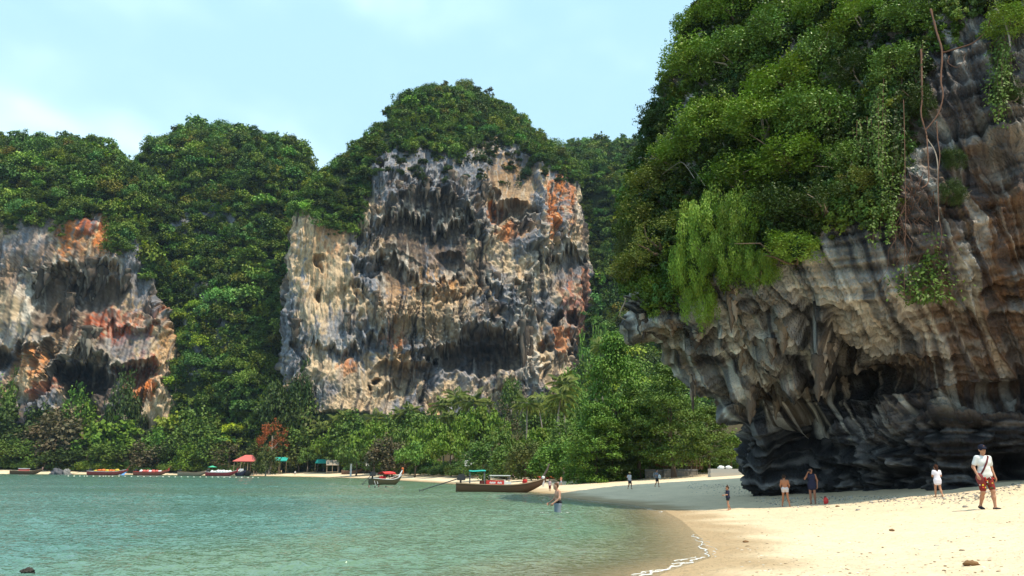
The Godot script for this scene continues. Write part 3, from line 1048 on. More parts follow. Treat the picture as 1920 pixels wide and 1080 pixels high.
	forest("hilltop_forest", "dense green wood capping the tall middle cliff and its left shoulder", s, func(x, y): return y < poly_at(veg_line, x) + 9.0 and (y < 310 or x < 690 or x > 1000) and (x < 715 or x > 740 or y < 210), 3.9, Vector2(3.8, 7.5), 21)
	forest("cliff_face_bushes", "scattered small bushes growing on ledges under the middle cliff's wooded top", s, func(x, y): return y > 235 and y < 345 and x > 690 and nD.get_noise_2d(x * 0.03, y * 0.045) > 0.12 + 0.006 * maxf(0.0, y - 280.0), 4.5, Vector2(2.2, 4.2), 22, 0.6, M.leaf_dark)
	# the wall on the left
	rows = tower_rows([[885, -360, 356, 290], [820, -360, 346, 293], [740, -360, 344, 297], [690, -360, 346, 299], [640, -360, 330, 300], [570, -360, 294, 301], [500, -360, 282, 302], [440, -360, 264, 303], [405, -360, 262, 306], [368, -360, 280, 312], [338, -360, 268, 318], [315, -360, 240, 326], [294, -380, 205, 334], [280, -380, 170, 342], [274, -380, 140, 356]], 40.0)
	# the left wall runs on beyond the picture
	for r in rows:
		for k in 5: r[k] = r[5] + Vector3(-(5 - k) * 26.0, 0, (5 - k) * 8.0 + (5 - k) * (5 - k) * 0.9)
	s = make_sheet(rows, 490, 400)
	feats = pf([[160, 712, 58, 40, -28.0], [10, 672, 24, 26, -12.0], [262, 700, 42, 32, -8.0], [182, 545, 62, 42, -9.0], [95, 560, 36, 60, -5.0], [300, 590, 26, 60, 3.0], [175, 640, 20, 60, 6.0], [60, 700, 40, 70, 5.0], [310, 750, 26, 70, 4.0], [30, 590, 50, 60, 4.0], [240, 470, 40, 60, 3.5], [140, 470, 16, 60, 2.0], [60, 470, 30, 70, 2.0], [98, 615, 14, 14, -6.0], [130, 420, 60, 24, 4.0], [290, 690, 14, 20, 3.0], [120, 600, 12, 50, -4.0]])
	tints = [[140, 560, 230, 190, Color(0.34, 0.225, 0.145), 0.6], [150, 470, 120, 50, OCHRE, 0.5], [100, 640, 80, 36, OCHRE, 0.5], [315, 700, 34, 110, OCHRE, 0.6], [205, 612, 90, 34, RUST, 0.7], [130, 460, 26, 60, ORANGE, 0.8], [195, 450, 24, 50, ORANGE, 0.8], [165, 420, 20, 24, RUST, 0.6], [60, 450, 50, 50, GREY, 0.5], [260, 500, 34, 90, GREY, 0.9], [150, 520, 70, 60, BROWN, 0.7], [20, 590, 60, 50, CREAM, 0.9], [60, 560, 24, 60, PALE, 0.6], [30, 640, 60, 30, GREY, 0.6], [130, 620, 60, 50, BROWN, 0.6], [215, 620, 50, 20, RUST, 0.8], [180, 615, 26, 22, RUST, 0.8], [255, 605, 20, 16, ORANGE, 0.5], [60, 690, 40, 40, OCHRE, 0.7], [65, 680, 22, 24, ORANGE, 0.5], [265, 705, 40, 34, RUST, 0.95], [270, 735, 30, 20, ORANGE, 0.7], [315, 730, 24, 80, CREAM, 0.6], [325, 640, 22, 40, OCHRE, 0.5], [240, 650, 60, 24, GREY, 0.5], [160, 715, 56, 38, DARK, 0.85], [80, 730, 40, 16, RUST, 0.5]]  # the DARK patch paints shade into the cave mouth
	var vegl := [[-400, 415], [0, 405], [22, 424], [40, 408], [62, 420], [85, 402], [112, 426], [135, 404], [150, 412], [175, 396], [200, 406], [212, 440], [228, 470], [240, 425], [262, 455], [275, 520], [300, 440]]
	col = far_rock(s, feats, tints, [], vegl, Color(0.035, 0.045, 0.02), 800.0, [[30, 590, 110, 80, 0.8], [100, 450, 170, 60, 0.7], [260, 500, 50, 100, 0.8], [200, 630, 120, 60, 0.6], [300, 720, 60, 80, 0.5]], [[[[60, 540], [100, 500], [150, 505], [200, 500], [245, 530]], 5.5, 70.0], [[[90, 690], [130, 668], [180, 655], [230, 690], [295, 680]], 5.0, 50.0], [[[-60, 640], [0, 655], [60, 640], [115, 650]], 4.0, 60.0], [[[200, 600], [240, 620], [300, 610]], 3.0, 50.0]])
	cl = thing("cliff", Vector3.ZERO, 0, "brown and orange limestone cliff with a low dark cave, at the far left", "cliff")
	part("rock_face", grid_mesh(s.nu, s.nv, s.pos, col), M.rock, cl)
	for q in [[175, 500, 60, 11], [192, 510, 56, 9], [165, 515, 50, 8], [205, 512, 44, 6], [155, 520, 40, 6], [122, 520, 48, 7], [80, 520, 56, 10], [70, 540, 50, 8], [92, 505, 44, 7], [168, 630, 70, 11], [178, 625, 60, 8], [158, 640, 46, 6], [140, 560, 60, 8], [178, 545, 34, 5], [240, 520, 44, 7], [98, 600, 24, 5], [150, 655, 28, 5]]:
		var a := sheet_at(s, q[0], q[1])
		if a < 0: continue
		var sc := -s.pos[a].z / F
		part("stalactite", stalactite(s.pos[a] + Vector3(0, 0, 0.8), q[2] * sc, q[3] * sc, int(q[0]) + 3), M.rock_drip, cl)
	var vegl2 := vegl
	forest("hilltop_forest", "dense green wood on the rounded hill above the left orange cliff", s, func(x, y): return y < poly_at(vegl2, x) + 12.0 and x > -330, 4.3, Vector2(4.2, 9), 31)
	# the wooded hill between the two walls
	rows = tower_rows([[885, 250, 640, 288], [820, 330, 630, 290], [740, 338, 570, 296], [660, 318, 545, 305], [560, 290, 552, 318], [460, 262, 575, 334], [390, 245, 606, 346], [345, 258, 592, 352], [312, 278, 566, 360], [288, 302, 535, 367], [272, 328, 490, 375], [265, 350, 435, 384], [263, 370, 415, 400]], 60.0)
	s = make_sheet(rows, 200, 220)
	for a in s.pos.size():
		s.pos[a] += s.nrm[a] * (7.0 * nA.get_noise_2d(s.base[a].x * 0.03, s.base[a].y * 0.03) + 2.0 * nA.get_noise_2d(s.base[a].x * 0.12, s.base[a].y * 0.06))
	col = PackedColorArray()
	col.resize(s.pos.size())
	var bare := func(x: float, y: float) -> bool: return (absf(x - 385) < 60 and absf(y - 412) < 36 and nD.get_noise_2d(x * 0.05, y * 0.05) > -0.35) or (absf(x - 395) < 46 and absf(y - 620) < 86 and nD.get_noise_2d(x * 0.06, y * 0.03) > -0.2)
	for a in s.pos.size():
		var b := s.base[a]
		col[a] = (GREY * (0.8 + 0.8 * nA.get_noise_2d(b.x * 0.5, b.y * 0.1))) if bare.call(s.px[a], s.py[a]) else Color(0.035, 0.045, 0.02)
	tag(part("wooded_hill", grid_mesh(s.nu, s.nv, s.pos, col), M.rock, self), "hill with bare grey rock patches between the left and the middle cliff", "hill", "", "structure")
	forest("hillside_forest", "thick jungle covering the rounded hill between the left and middle cliffs", s, func(x, y): return not bare.call(x, y) and y < 850, 4.4, Vector2(4.4, 9.5), 41)
	# slope and hill to the right of the wall
	rows = tower_rows([[880, 1070, 1420, 200], [800, 1090, 1420, 240], [700, 1112, 1420, 290], [600, 1114, 1420, 320], [500, 1104, 1420, 340], [420, 1088, 1420, 352], [360, 1070, 1420, 358], [325, 1060, 1420, 366], [315, 1064, 1420, 380]], 40.0)
	s = make_sheet(rows, 130, 150)
	col = PackedColorArray()
	col.resize(s.pos.size())
	col.fill(Color(0.035, 0.045, 0.02))
	tag(part("wooded_slope", grid_mesh(s.nu, s.nv, s.pos, col), M.rock, self), "slope between the middle cliff and the near overhanging cliff", "hill", "", "structure")
	forest("slope_forest", "dark green wood on the slope right of the middle cliff, partly hidden by the near cliff", s, func(x, y): return x < 1410 and y < 885, 4.4, Vector2(4.4, 9), 51)
	rows = tower_rows([[700, 980, 1560, 430], [500, 990, 1540, 440], [400, 1010, 1480, 450], [340, 1030, 1400, 460], [305, 1045, 1330, 470], [290, 1062, 1270, 480], [283, 1075, 1230, 495], [282, 1090, 1200, 520]], 60.0)
	s = make_sheet(rows, 110, 100)
	col = PackedColorArray()
	col.resize(s.pos.size())
	col.fill(Color(0.035, 0.045, 0.02))
	tag(part("far_hill", grid_mesh(s.nu, s.nv, s.pos, col), M.rock, self), "farthest low wooded hill seen right of the middle cliff", "hill", "", "structure")
	forest("far_hill_forest", "bluish green wood on the farthest hill, right of the middle cliff", s, func(x, y): return x < 1330 and y < 620, 5.0, Vector2(6, 10), 61)
	make_near_cliff()

var near: Sheet
func make_near_cliff() -> void:
	var c := [
		[[1432, 950, 47.5], [1500, 952, 46], [1600, 950, 43], [1760, 950, 37.5], [1900, 935, 36], [2060, 925, 34.5], [2300, 910, 33]],
		[[1400, 885, 47.0], [1485, 885, 45.4], [1600, 880, 42.5], [1760, 880, 37.4], [1900, 865, 36.2], [2060, 855, 35.5], [2300, 840, 34]],
		[[1393, 800, 46.2], [1475, 805, 44.6], [1600, 805, 42.0], [1760, 795, 37.2], [1900, 785, 36], [2060, 770, 34.6], [2300, 750, 33]],
		[[1345, 752, 46.6], [1450, 740, 45.2], [1590, 735, 42.8], [1750, 725, 38.2], [1900, 710, 37], [2060, 700, 35.2], [2300, 690, 33.5]],
		[[1270, 690, 45.4], [1400, 670, 42.6], [1560, 650, 40.2], [1735, 640, 36.4], [1900, 620, 35], [2060, 610, 33.5], [2300, 600, 32]],
		[[1190, 612, 45], [1340, 590, 40.6], [1520, 560, 37.2], [1715, 540, 34.2], [1900, 520, 33.2], [2060, 500, 32], [2300, 490, 31]],
		[[1188, 520, 45.2], [1310, 500, 40.4], [1500, 470, 36.2], [1700, 440, 33.4], [1900, 420, 32.4], [2060, 400, 31.2], [2300, 390, 30]],
		[[1192, 400, 46.6], [1320, 380, 41.6], [1510, 340, 37.6], [1700, 310, 34.4], [1900, 280, 32.2], [2060, 260, 31], [2300, 240, 30.4]],
		[[1232, 240, 48.4], [1350, 220, 43.6], [1530, 180, 39.8], [1710, 140, 35.4], [1900, 110, 32.4], [2060, 90, 31], [2300, 60, 31]],
		[[1300, 70, 50.5], [1410, 40, 46.5], [1560, 10, 42.5], [1730, -10, 37.4], [1900, -30, 33.4], [2060, -40, 31.8], [2300, -60, 32.4]],
		[[1345, 10, 53], [1440, -10, 49.5], [1590, -30, 46], [1740, -50, 41], [1900, -60, 37], [2060, -70, 35], [2300, -90, 35]],
		[[1430, 120, 62], [1520, 90, 58], [1660, 70, 54], [1780, 50, 50], [1900, 40, 46], [2060, 30, 43], [2300, 0, 42]]]
	var rows := []
	for r in c:
		var row := []
		for q in r: row.append(at(q[0], q[1], q[2]))
		var b: Vector3 = row[0]
		row.push_front(b + Vector3(6.0, 0, -2.2))
		row.push_front(b + Vector3(30, 0, 3.0))
		rows.append(row)
	near = make_sheet(rows, 560, 580)
	var feats := pf([[1510, 800, 55, 60, -3.4], [1500, 850, 34, 40, -1.6], [1545, 640, 34, 90, 1.5], [1545, 600, 26, 60, 0.8], [1585, 660, 40, 40, -1.4], [1470, 610, 34, 60, 1.0], [1440, 660, 26, 60, 0.9], [1395, 700, 30, 50, 1.2], [1250, 640, 60, 40, -1.0], [1335, 610, 26, 30, -1.3], [1265, 622, 26, 22, -1.2], [1775, 800, 26, 70, 0.4], [1770, 835, 44, 26, 0.25], [1430, 830, 26, 90, 1.2], [1660, 860, 90, 30, 0.9], [1620, 720, 90, 40, -1.3], [1850, 740, 90, 50, -1.6], [1880, 880, 70, 50, -1.8], [1700, 900, 60, 30, -1.0], [1450, 905, 40, 26, 0.6], [1480, 720, 30, 70, 1.0], [1640, 560, 120, 90, 0.6], [1690, 700, 90, 60, -0.8], [1890, 240, 60, 50, 0.9], [1850, 330, 70, 70, -1.0], [1380, 760, 30, 40, 0.7], [1905, 565, 14, 12, -1.0]])
	var pale := Color(0.52, 0.48, 0.41)
	var blue := Color(0.30, 0.31, 0.34)
	var br := Color(0.19, 0.115, 0.075)
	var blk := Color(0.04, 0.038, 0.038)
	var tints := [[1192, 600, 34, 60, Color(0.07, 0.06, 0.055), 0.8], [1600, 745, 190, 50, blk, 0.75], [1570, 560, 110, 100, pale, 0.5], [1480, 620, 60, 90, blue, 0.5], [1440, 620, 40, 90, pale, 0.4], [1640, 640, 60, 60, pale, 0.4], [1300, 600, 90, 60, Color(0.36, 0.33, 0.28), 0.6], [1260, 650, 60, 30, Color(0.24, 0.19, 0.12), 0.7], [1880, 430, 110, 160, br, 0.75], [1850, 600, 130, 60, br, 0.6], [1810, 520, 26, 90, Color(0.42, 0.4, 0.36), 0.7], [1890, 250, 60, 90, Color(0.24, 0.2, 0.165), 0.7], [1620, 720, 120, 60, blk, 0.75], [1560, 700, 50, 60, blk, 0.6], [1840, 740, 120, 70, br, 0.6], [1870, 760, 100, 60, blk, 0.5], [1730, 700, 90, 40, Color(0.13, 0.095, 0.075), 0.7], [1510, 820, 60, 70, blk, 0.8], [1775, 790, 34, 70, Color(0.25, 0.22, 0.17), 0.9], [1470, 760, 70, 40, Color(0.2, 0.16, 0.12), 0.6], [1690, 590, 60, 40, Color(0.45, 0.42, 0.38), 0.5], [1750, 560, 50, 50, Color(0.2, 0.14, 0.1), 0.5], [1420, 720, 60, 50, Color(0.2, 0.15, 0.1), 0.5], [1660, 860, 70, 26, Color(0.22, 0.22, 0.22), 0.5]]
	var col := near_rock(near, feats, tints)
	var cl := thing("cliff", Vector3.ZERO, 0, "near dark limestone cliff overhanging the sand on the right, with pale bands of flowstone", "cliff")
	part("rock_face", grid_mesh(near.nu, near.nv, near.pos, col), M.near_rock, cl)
	for q in [[1540, 600, 90, 13], [1562, 610, 60, 10], [1470, 590, 70, 13], [1448, 610, 50, 10], [1405, 690, 70, 12], [1392, 650, 50, 10], [1372, 548, 85, 10], [1300, 700, 70, 6], [1262, 605, 30, 10], [1310, 620, 34, 12], [1455, 720, 66, 10], [1385, 730, 60, 10], [1345, 755, 56, 8], [1425, 755, 50, 10], [1212, 595, 50, 9]]:
		var a := sheet_at(near, q[0], q[1])
		if a < 0: continue
		var sc := -near.pos[a].z / F
		part("stalactite", stalactite(near.pos[a] - near.nrm[a] * 0.12, q[2] * sc, q[3] * sc, int(q[0]) + 11), M.near_drip, cl)

# ---------------------------------------------------------------- woods behind the beach
func put_tree(px: float, top: float, w: float, d: float, style: String, m: String, label: String, group: String, share := 0.8, bark := "bark", lean := Vector3.ZERO, called := "tree") -> void:
	var foot := on_ground(px, d)
	var h := at(px, top, d).y - foot.y
	if called == "tree" and style == "palm": called = "palm_tree"
	tree(called, style, M[m], foot, maxf(h, 1.0), w * d / F, label, group, share, M[bark], lean)

func make_woods() -> void:
	var wl := "trees and bushes at the foot of the left cliff"
	for q in [
		[8, 690, 80, 300, "round", "leaf_mid", "mid green tree at the left picture edge beside the low cave's rock"],
		[22, 765, 110, 292, "round", "leaf_dark", "broad dark tree at the far left over the moored boat with the small red cabin"],
		[10, 820, 70, 282, "round", "leaf_mid", "low bright bush at the left picture edge right above the sand"],
		[70, 748, 90, 298, "round", "leaf_dark", "dark tree under the pinkish rock at the left of the cave"],
		[95, 768, 120, 286, "round", "leaf_brown", "large grey brown tree left of the bright green slope"],
		[48, 828, 70, 281, "round", "leaf_mid", "green bush behind the leftmost longtail boat"],
		[112, 838, 80, 280, "round", "leaf_dark", "dark bush behind the two grey rocks on the sand"],
		[130, 730, 66, 296, "round", "leaf_fresh", "pale green tree right in front of the dark cave mouth"],
		[165, 752, 80, 298, "round", "leaf_bright", "bright green tree below the cave with the hanging drips"],
		[215, 706, 62, 296, "round", "leaf_dark", "tall dark tree between the cave and the red hollow"],
		[252, 742, 52, 302, "round", "leaf_dark", "small dark tree just under the red hollow in the cliff"],
		[188, 775, 90, 292, "far", "leaf_bright", "bright green creeper covered tree on the slope, nearest below the cave"],
		[236, 796, 90, 290, "far", "leaf_bright", "bright green bushy tree left of the foot of the cream buttress"],
		[160, 812, 90, 286, "far", "leaf_fresh", "fresh green bush behind the boat with the orange cargo"],
		[205, 830, 80, 282, "round", "leaf_mid", "green bush above the blue and white tarpaulin"],
		[290, 806, 70, 286, "round", "leaf_fresh", "green bush directly at the foot of the cream buttress"],
		[262, 828, 80, 282, "round", "leaf_brown", "brownish tree behind the red longtail boat"],
		[318, 822, 66, 284, "round", "leaf_dark", "dark tree behind the upturned grey boat"],
		[345, 790, 80, 288, "round", "leaf_mid", "mid green tree right of the cream buttress"],
		[352, 835, 60, 280, "round", "leaf_bright", "bright green round bush above the grass behind the boats"],
		[395, 812, 90, 284, "round", "leaf_mid", "green tree above the pink boat on the grass"],
		[428, 826, 84, 279, "sparse", "leaf_brown", "thin grey brown tree with bare branches left of the red roof"],
		[380, 760, 90, 294, "round", "leaf_mid", "rounded tree up the slope behind the pink boat"],
		[455, 752, 66, 292, "layered", "leaf_dark", "tall dark layered tree behind the red roof"],
		[425, 740, 76, 302, "round", "leaf_mid", "green tree left of the tall dark layered tree"],
		[490, 745, 80, 300, "far", "leaf_fresh", "fresh green tree above the orange leaved tree"],
		[520, 705, 80, 282, "round", "leaf_dark", "dark tree against the foot of the middle cliff's left edge"],
		[560, 688, 52, 282, "round", "leaf_dark", "dark round tree standing before the cream foot of the middle cliff"],
		[545, 735, 80, 282, "round", "leaf_mid", "green tree below the dark round tree at the middle cliff's foot"],
		[590, 752, 70, 282, "far", "leaf_olive", "olive tree at the foot of the cream rock with the eye-like hole"]]:
		put_tree(q[0], q[1], q[2], q[3], q[4], q[5], q[6], wl, 0.99)
	put_tree(506, 784, 66, 270, "sparse", "leaf_red", "tree with orange red leaves right of the red roof", "", 0.7, "palebark")
	var wb := "broadleaf trees along the back of the beach"
	for q in [
		[498, 838, 44, 246, "round", "leaf_olive", "low olive tree hiding the trunk of the orange leaved tree"],
		[480, 832, 66, 278, "round", "leaf_olive", "olive green tree right beside the red roof"],
		[540, 826, 70, 276, "round", "leaf_olive", "olive tree over the first turquoise awning"],
		[575, 800, 84, 278, "round", "leaf_mid", "dense tree right of the orange leaved tree"],
		[596, 830, 66, 270, "umbrella", "leaf_mid", "flat topped tree behind the thatched hut"],
		[636, 800, 90, 264, "umbrella", "leaf_bright", "bright layered tree above the thatched hut"],
		[668, 822, 74, 226, "umbrella", "leaf_mid", "spreading tree behind the white upright board"],
		[700, 790, 90, 226, "umbrella", "leaf_bright", "light green flat crowned tree above the driftwood"],
		[655, 775, 90, 262, "round", "leaf_mid", "green tree in the second row above the driftwood"],
		[725, 818, 76, 200, "round", "leaf_brown", "grey brown tree right of the driftwood pile"],
		[752, 800, 80, 206, "umbrella", "leaf_mid", "dark spreading tree above the red roofed boat"],
		[745, 770, 90, 248, "round", "leaf_mid", "rounded tree under the palms left of the red roofed boat's prow"],
		[778, 826, 70, 182, "umbrella", "leaf_fresh", "fresh green low tree behind the prow of the red roofed boat"],
		[812, 790, 96, 190, "umbrella", "leaf_bright", "broad light green tree in the middle of the beach wood"],
		[845, 810, 88, 168, "umbrella", "leaf_bright", "light green tree left of the white house wall"],
		[800, 768, 90, 222, "round", "leaf_mid", "green tree below the pair of palms at the cave's left"],
		[868, 776, 90, 200, "umbrella", "leaf_bright", "flat topped tree below the palms at the cave's right"],
		[905, 760, 96, 196, "umbrella", "leaf_bright", "broad flat topped light green tree above the red bannered boat"],
		[905, 832, 76, 128, "round", "leaf_glossy", "bushy glossy tree behind the turquoise sunshade"],
		[935, 806, 80, 145, "umbrella", "leaf_mid", "green tree just right of the glossy bush"],
		[950, 838, 66, 122, "round", "leaf_mid", "low rounded tree behind the sunshade's right side"],
		[965, 792, 90, 152, "sparse", "leaf_olive", "olive tree with many bare twigs left of the palm group"],
		[985, 830, 70, 112, "round", "leaf_olive", "yellowish bush with fallen grey branches at its foot"],
		[1018, 800, 84, 130, "umbrella", "leaf_bright", "bright tree below the rightmost palms"],
		[1022, 838, 70, 104, "round", "leaf_fresh", "fresh green bush behind the red kayaks"],
		[1056, 822, 80, 100, "round", "leaf_fresh", "bright bushy tree left of the big almond tree, over the kayaks"],
		[1062, 790, 80, 122, "round", "leaf_mid", "green tree peeping over the bushy tree by the kayaks"],
		[1050, 745, 74, 170, "round", "leaf_mid", "green tree behind the two rightmost palms"],
		[940, 745, 80, 210, "sparse", "leaf_brown", "brownish tree with a few red flowers between the palms"],
		[1010, 740, 80, 220, "round", "leaf_mid", "dark green tree behind the palm group"],
		[1075, 700, 60, 220, "round", "leaf_fresh", "green tree at the pillar foot of the middle cliff"],
		[955, 705, 40, 290, "round", "leaf_mid", "small green tree inside the middle cliff's low cave"]]:
		put_tree(q[0], q[1], q[2], q[3], q[4], q[5], q[6], wb, 0.94, "palebark" if int(q[0]) % 3 == 0 else "bark")
	# the big almond trees right of the beach
	var wa := "big leafy trees beside the near cliff"
	for q in [
		[1160, 648, 150, 92, "almond", "leaf_fresh", "largest bright almond tree with layered glossy crown left of the near cliff"],
		[1262, 700, 150, 86, "almond", "leaf_mid", "darker almond tree partly under the overhang of the near cliff"],
		[1120, 770, 130, 88, "almond", "leaf_fresh", "lower bright tree in front of the largest almond tree"],
		[1200, 740, 130, 90, "almond", "leaf_mid", "green tree between the two largest almond trees"],
		[1330, 770, 110, 92, "almond", "leaf_mid", "tree whose branches hang over the retaining wall next to the near cliff"],
		[1225, 790, 120, 93, "almond", "leaf_mid", "low leafy tree over the left end of the concrete wall"],
		[1092, 838, 80, 92, "round", "leaf_fresh", "low bush at the left foot of the almond trees"],
		[1150, 822, 90, 88, "almond", "leaf_dark", "dark drooping tree in front of the shaded beach bar"],
		[1295, 810, 90, 96, "almond", "leaf_mid", "small tree behind the middle of the concrete wall"],
		[1372, 810, 60, 95, "round", "leaf_bright", "sunlit tree glimpsed behind the near cliff's foot"],
		[1118, 600, 60, 258, "far", "leaf_fresh", "pale green tree against the orange rock at the middle cliff's right edge"]]:
		put_tree(q[0], q[1], q[2], q[3], q[4], q[5], q[6], wa, 0.93 if q[0] < 1170 else 0.76, "bark")
	# a hedge of shadow-dark undergrowth closes the wood behind the first trees
	var lots := []
	var cols := []
	var g := RandomNumberGenerator.new()
	g.seed = 77
	for k in 900:
		var px := g.randf_range(-60.0, 1400.0)
		var d0 := poly_at([[-60, 288], [480, 286], [600, 276], [700, 232], [830, 168], [900, 142], [1000, 116], [1080, 100], [1150, 96], [1400, 96]], px)
		var d := d0 * g.randf_range(1.0, 1.3)
		var p := on_ground(px, d)
		var w := g.randf_range(3.0, 6.0) * clampf(d / 200.0, 0.55, 1.3)
		lots.append(Transform3D(Basis(Vector3.UP, g.randf() * TAU).scaled(Vector3(w, w * g.randf_range(0.7, 1.2), w) * 0.5), p - Vector3(0, 0.3, 0)))
		cols.append(tone(g, 0.5, 1.3))
	for k in 260:
		var px := g.randf_range(-40.0, 500.0)
		var d := 281.0 * g.randf_range(0.99, 1.05)
		var p := on_ground(px, d)
		var w := g.randf_range(2.5, 6.0)
		lots.append(Transform3D(Basis(Vector3.UP, g.randf() * TAU).scaled(Vector3(w, w * g.randf_range(0.7, 1.2), w) * 0.5), p - Vector3(0, 0.3, 0)))
		cols.append(tone(g, 0.8, 1.9))
	var u := thing("undergrowth", Vector3.ZERO, 0, "dense shaded undergrowth filling the wood behind the beach trees", "undergrowth")
	u.set_meta("kind", "stuff")
	many("leaves", crowns.far1, M.leaf_mid, lots, cols, u)
	# palms
	var wp := "coconut palms behind the beach"
	for q in [
		[985, 728, 84, 150, "coconut palm with brown dead fronds, leftmost of the tall group by the almond tree"],
		[1022, 735, 70, 160, "coconut palm second from the left in the tall group"],
		[1040, 712, 92, 138, "tallest looking palm with a double grey trunk in the right group"],
		[1062, 692, 84, 146, "rightmost tall palm, leaning to the left, beside the almond tree"],
		[1052, 735, 80, 140, "palm with yellow hanging fronds crowded between the rightmost palms"],
		[813, 735, 70, 215, "palm standing alone below the middle cliff's dark low cave"],
		[865, 722, 70, 225, "left palm of the pair under the right end of the low cave"],
		[882, 726, 84, 215, "right palm of the pair under the low cave"],
		[845, 728, 70, 240, "palm close behind the pair under the low cave"],
		[776, 750, 60, 243, "small palm before the cream rock with the round hole"],
		[742, 758, 60, 248, "palm near the streaked foot of the middle cliff"],
		[700, 765, 60, 253, "palm left of the middle beach wood's centre"],
		[648, 758, 64, 262, "palm below the cream foot of the middle cliff"],
		[622, 768, 66, 278, "palm next to the orange leaved tree on its right side"],
		[606, 782, 56, 276, "low palm in front of the palm right of the orange leaved tree"],
		[576, 798, 52, 274, "palm with pale fronds above the second turquoise awning"],
		[560, 800, 46, 276, "palm with grey green fronds above the first turquoise awning"],
		[920, 738, 56, 238, "palm half hidden behind the flat topped trees"],
		[1128, 625, 80, 150, "palm whose fronds rise above the largest almond tree"],
		[830, 762, 56, 200, "short palm in front of the lone palm below the cave"]]:
		put_tree(q[0], q[1], q[2], q[3], "palm", "leaf_palm", q[4], wp)

# ---------------------------------------------------------------- greenery on the near cliff
func hook(px: float, py: float, out: float) -> Vector3:
	var a := sheet_at(near, px, py)
	if a < 0: return at(px, py, 40.0)
	var toward := (EYE - near.pos[a]).normalized()
	return near.pos[a] + toward * out

func cliff_bush(px: float, py: float, w: float, style: String, m: String, called: String, label: String, group := "", tall := 1.0, out := 0.5) -> void:
	# a bush rooted in the rock: its crown, and twisted limbs that reach into it
	var p := hook(px, py, out)
	var r := w * -p.z / F * 0.5
	var root := hook(px + w * 0.12, py + w * 0.2, -0.2)
	var t := thing(called, root, 0.0, label, "tree" if called.ends_with("tree") else "bamboo" if called.begins_with("bamboo") else "shrub", group)
	tree_no += 1
	var g := RandomNumberGenerator.new()
	g.seed = tree_no * 31
	var b := MB.new()
	var o := p - root
	for k in 4:
		var e := o + Vector3(g.randfn(), g.randfn() * 0.7, g.randfn()) * r * 0.55
		b.tube([Vector3.ZERO, e * 0.35 + Vector3(0, -0.1 * r, 0), e * 0.7 + Vector3(g.randfn(), g.randfn(), 0) * r * 0.1, e], [r * 0.05 + 0.02, r * 0.035 + 0.015, r * 0.022 + 0.01, 0.01], 6)
	part("branches", b.mesh(), M.palebark if tree_no % 2 else M.bark, t)
	var n := {"shrub": 4, "bamboo": 2, "twiggy": 2, "almond": 2, "strap": 1}
	var cr := part("crown", crowns[style + str(tree_no % int(n[style]))], M[m], t)
	var ry := {"shrub": 0.85, "bamboo": 1.15, "twiggy": 0.95, "almond": 0.95, "strap": 0.0}
	cr.position = o - Vector3(0, r * tall * float(ry[style]), 0)
	cr.rotation = Vector3(g.randf_range(-0.15, 0.15), g.randf() * TAU, g.randf_range(-0.15, 0.15))
	cr.scale = Vector3(1, tall, 1) * r

func cord(called: String, pts: Array, rad: float, m: Material, label: String, category: String, group := "", out := 1.0) -> void:
	var q := []
	for k in pts.size(): q.append(hook(pts[k][0], pts[k][1], out))
	# even the distances out, so that the stem hangs free
	for pass_ in 2:
		for k in range(1, q.size() - 1):
			var d: float = (q[k - 1].z + q[k + 1].z) * 0.5
			q[k] = at(pts[k][0], pts[k][1], lerpf(-q[k].z, -d, 0.7))
	var path := []
	var rads := []
	for k in q.size() - 1:
		for h in 6:
			path.append(spline(q[maxi(k - 1, 0)], q[k], q[k + 1], q[mini(k + 2, q.size() - 1)], h / 6.0))
	path.append(q[-1])
	for k in path.size(): rads.append(0.62 * rad * (1.0 - 0.5 * k / path.size()) * (1.0 + 0.15 * sin(k * 1.9)))
	var b := MB.new()
	b.tube(path, rads, 7, true, 0.16, int(pts[0][0]))
	tag(part(called, b.mesh(), m, self), label, category, group)

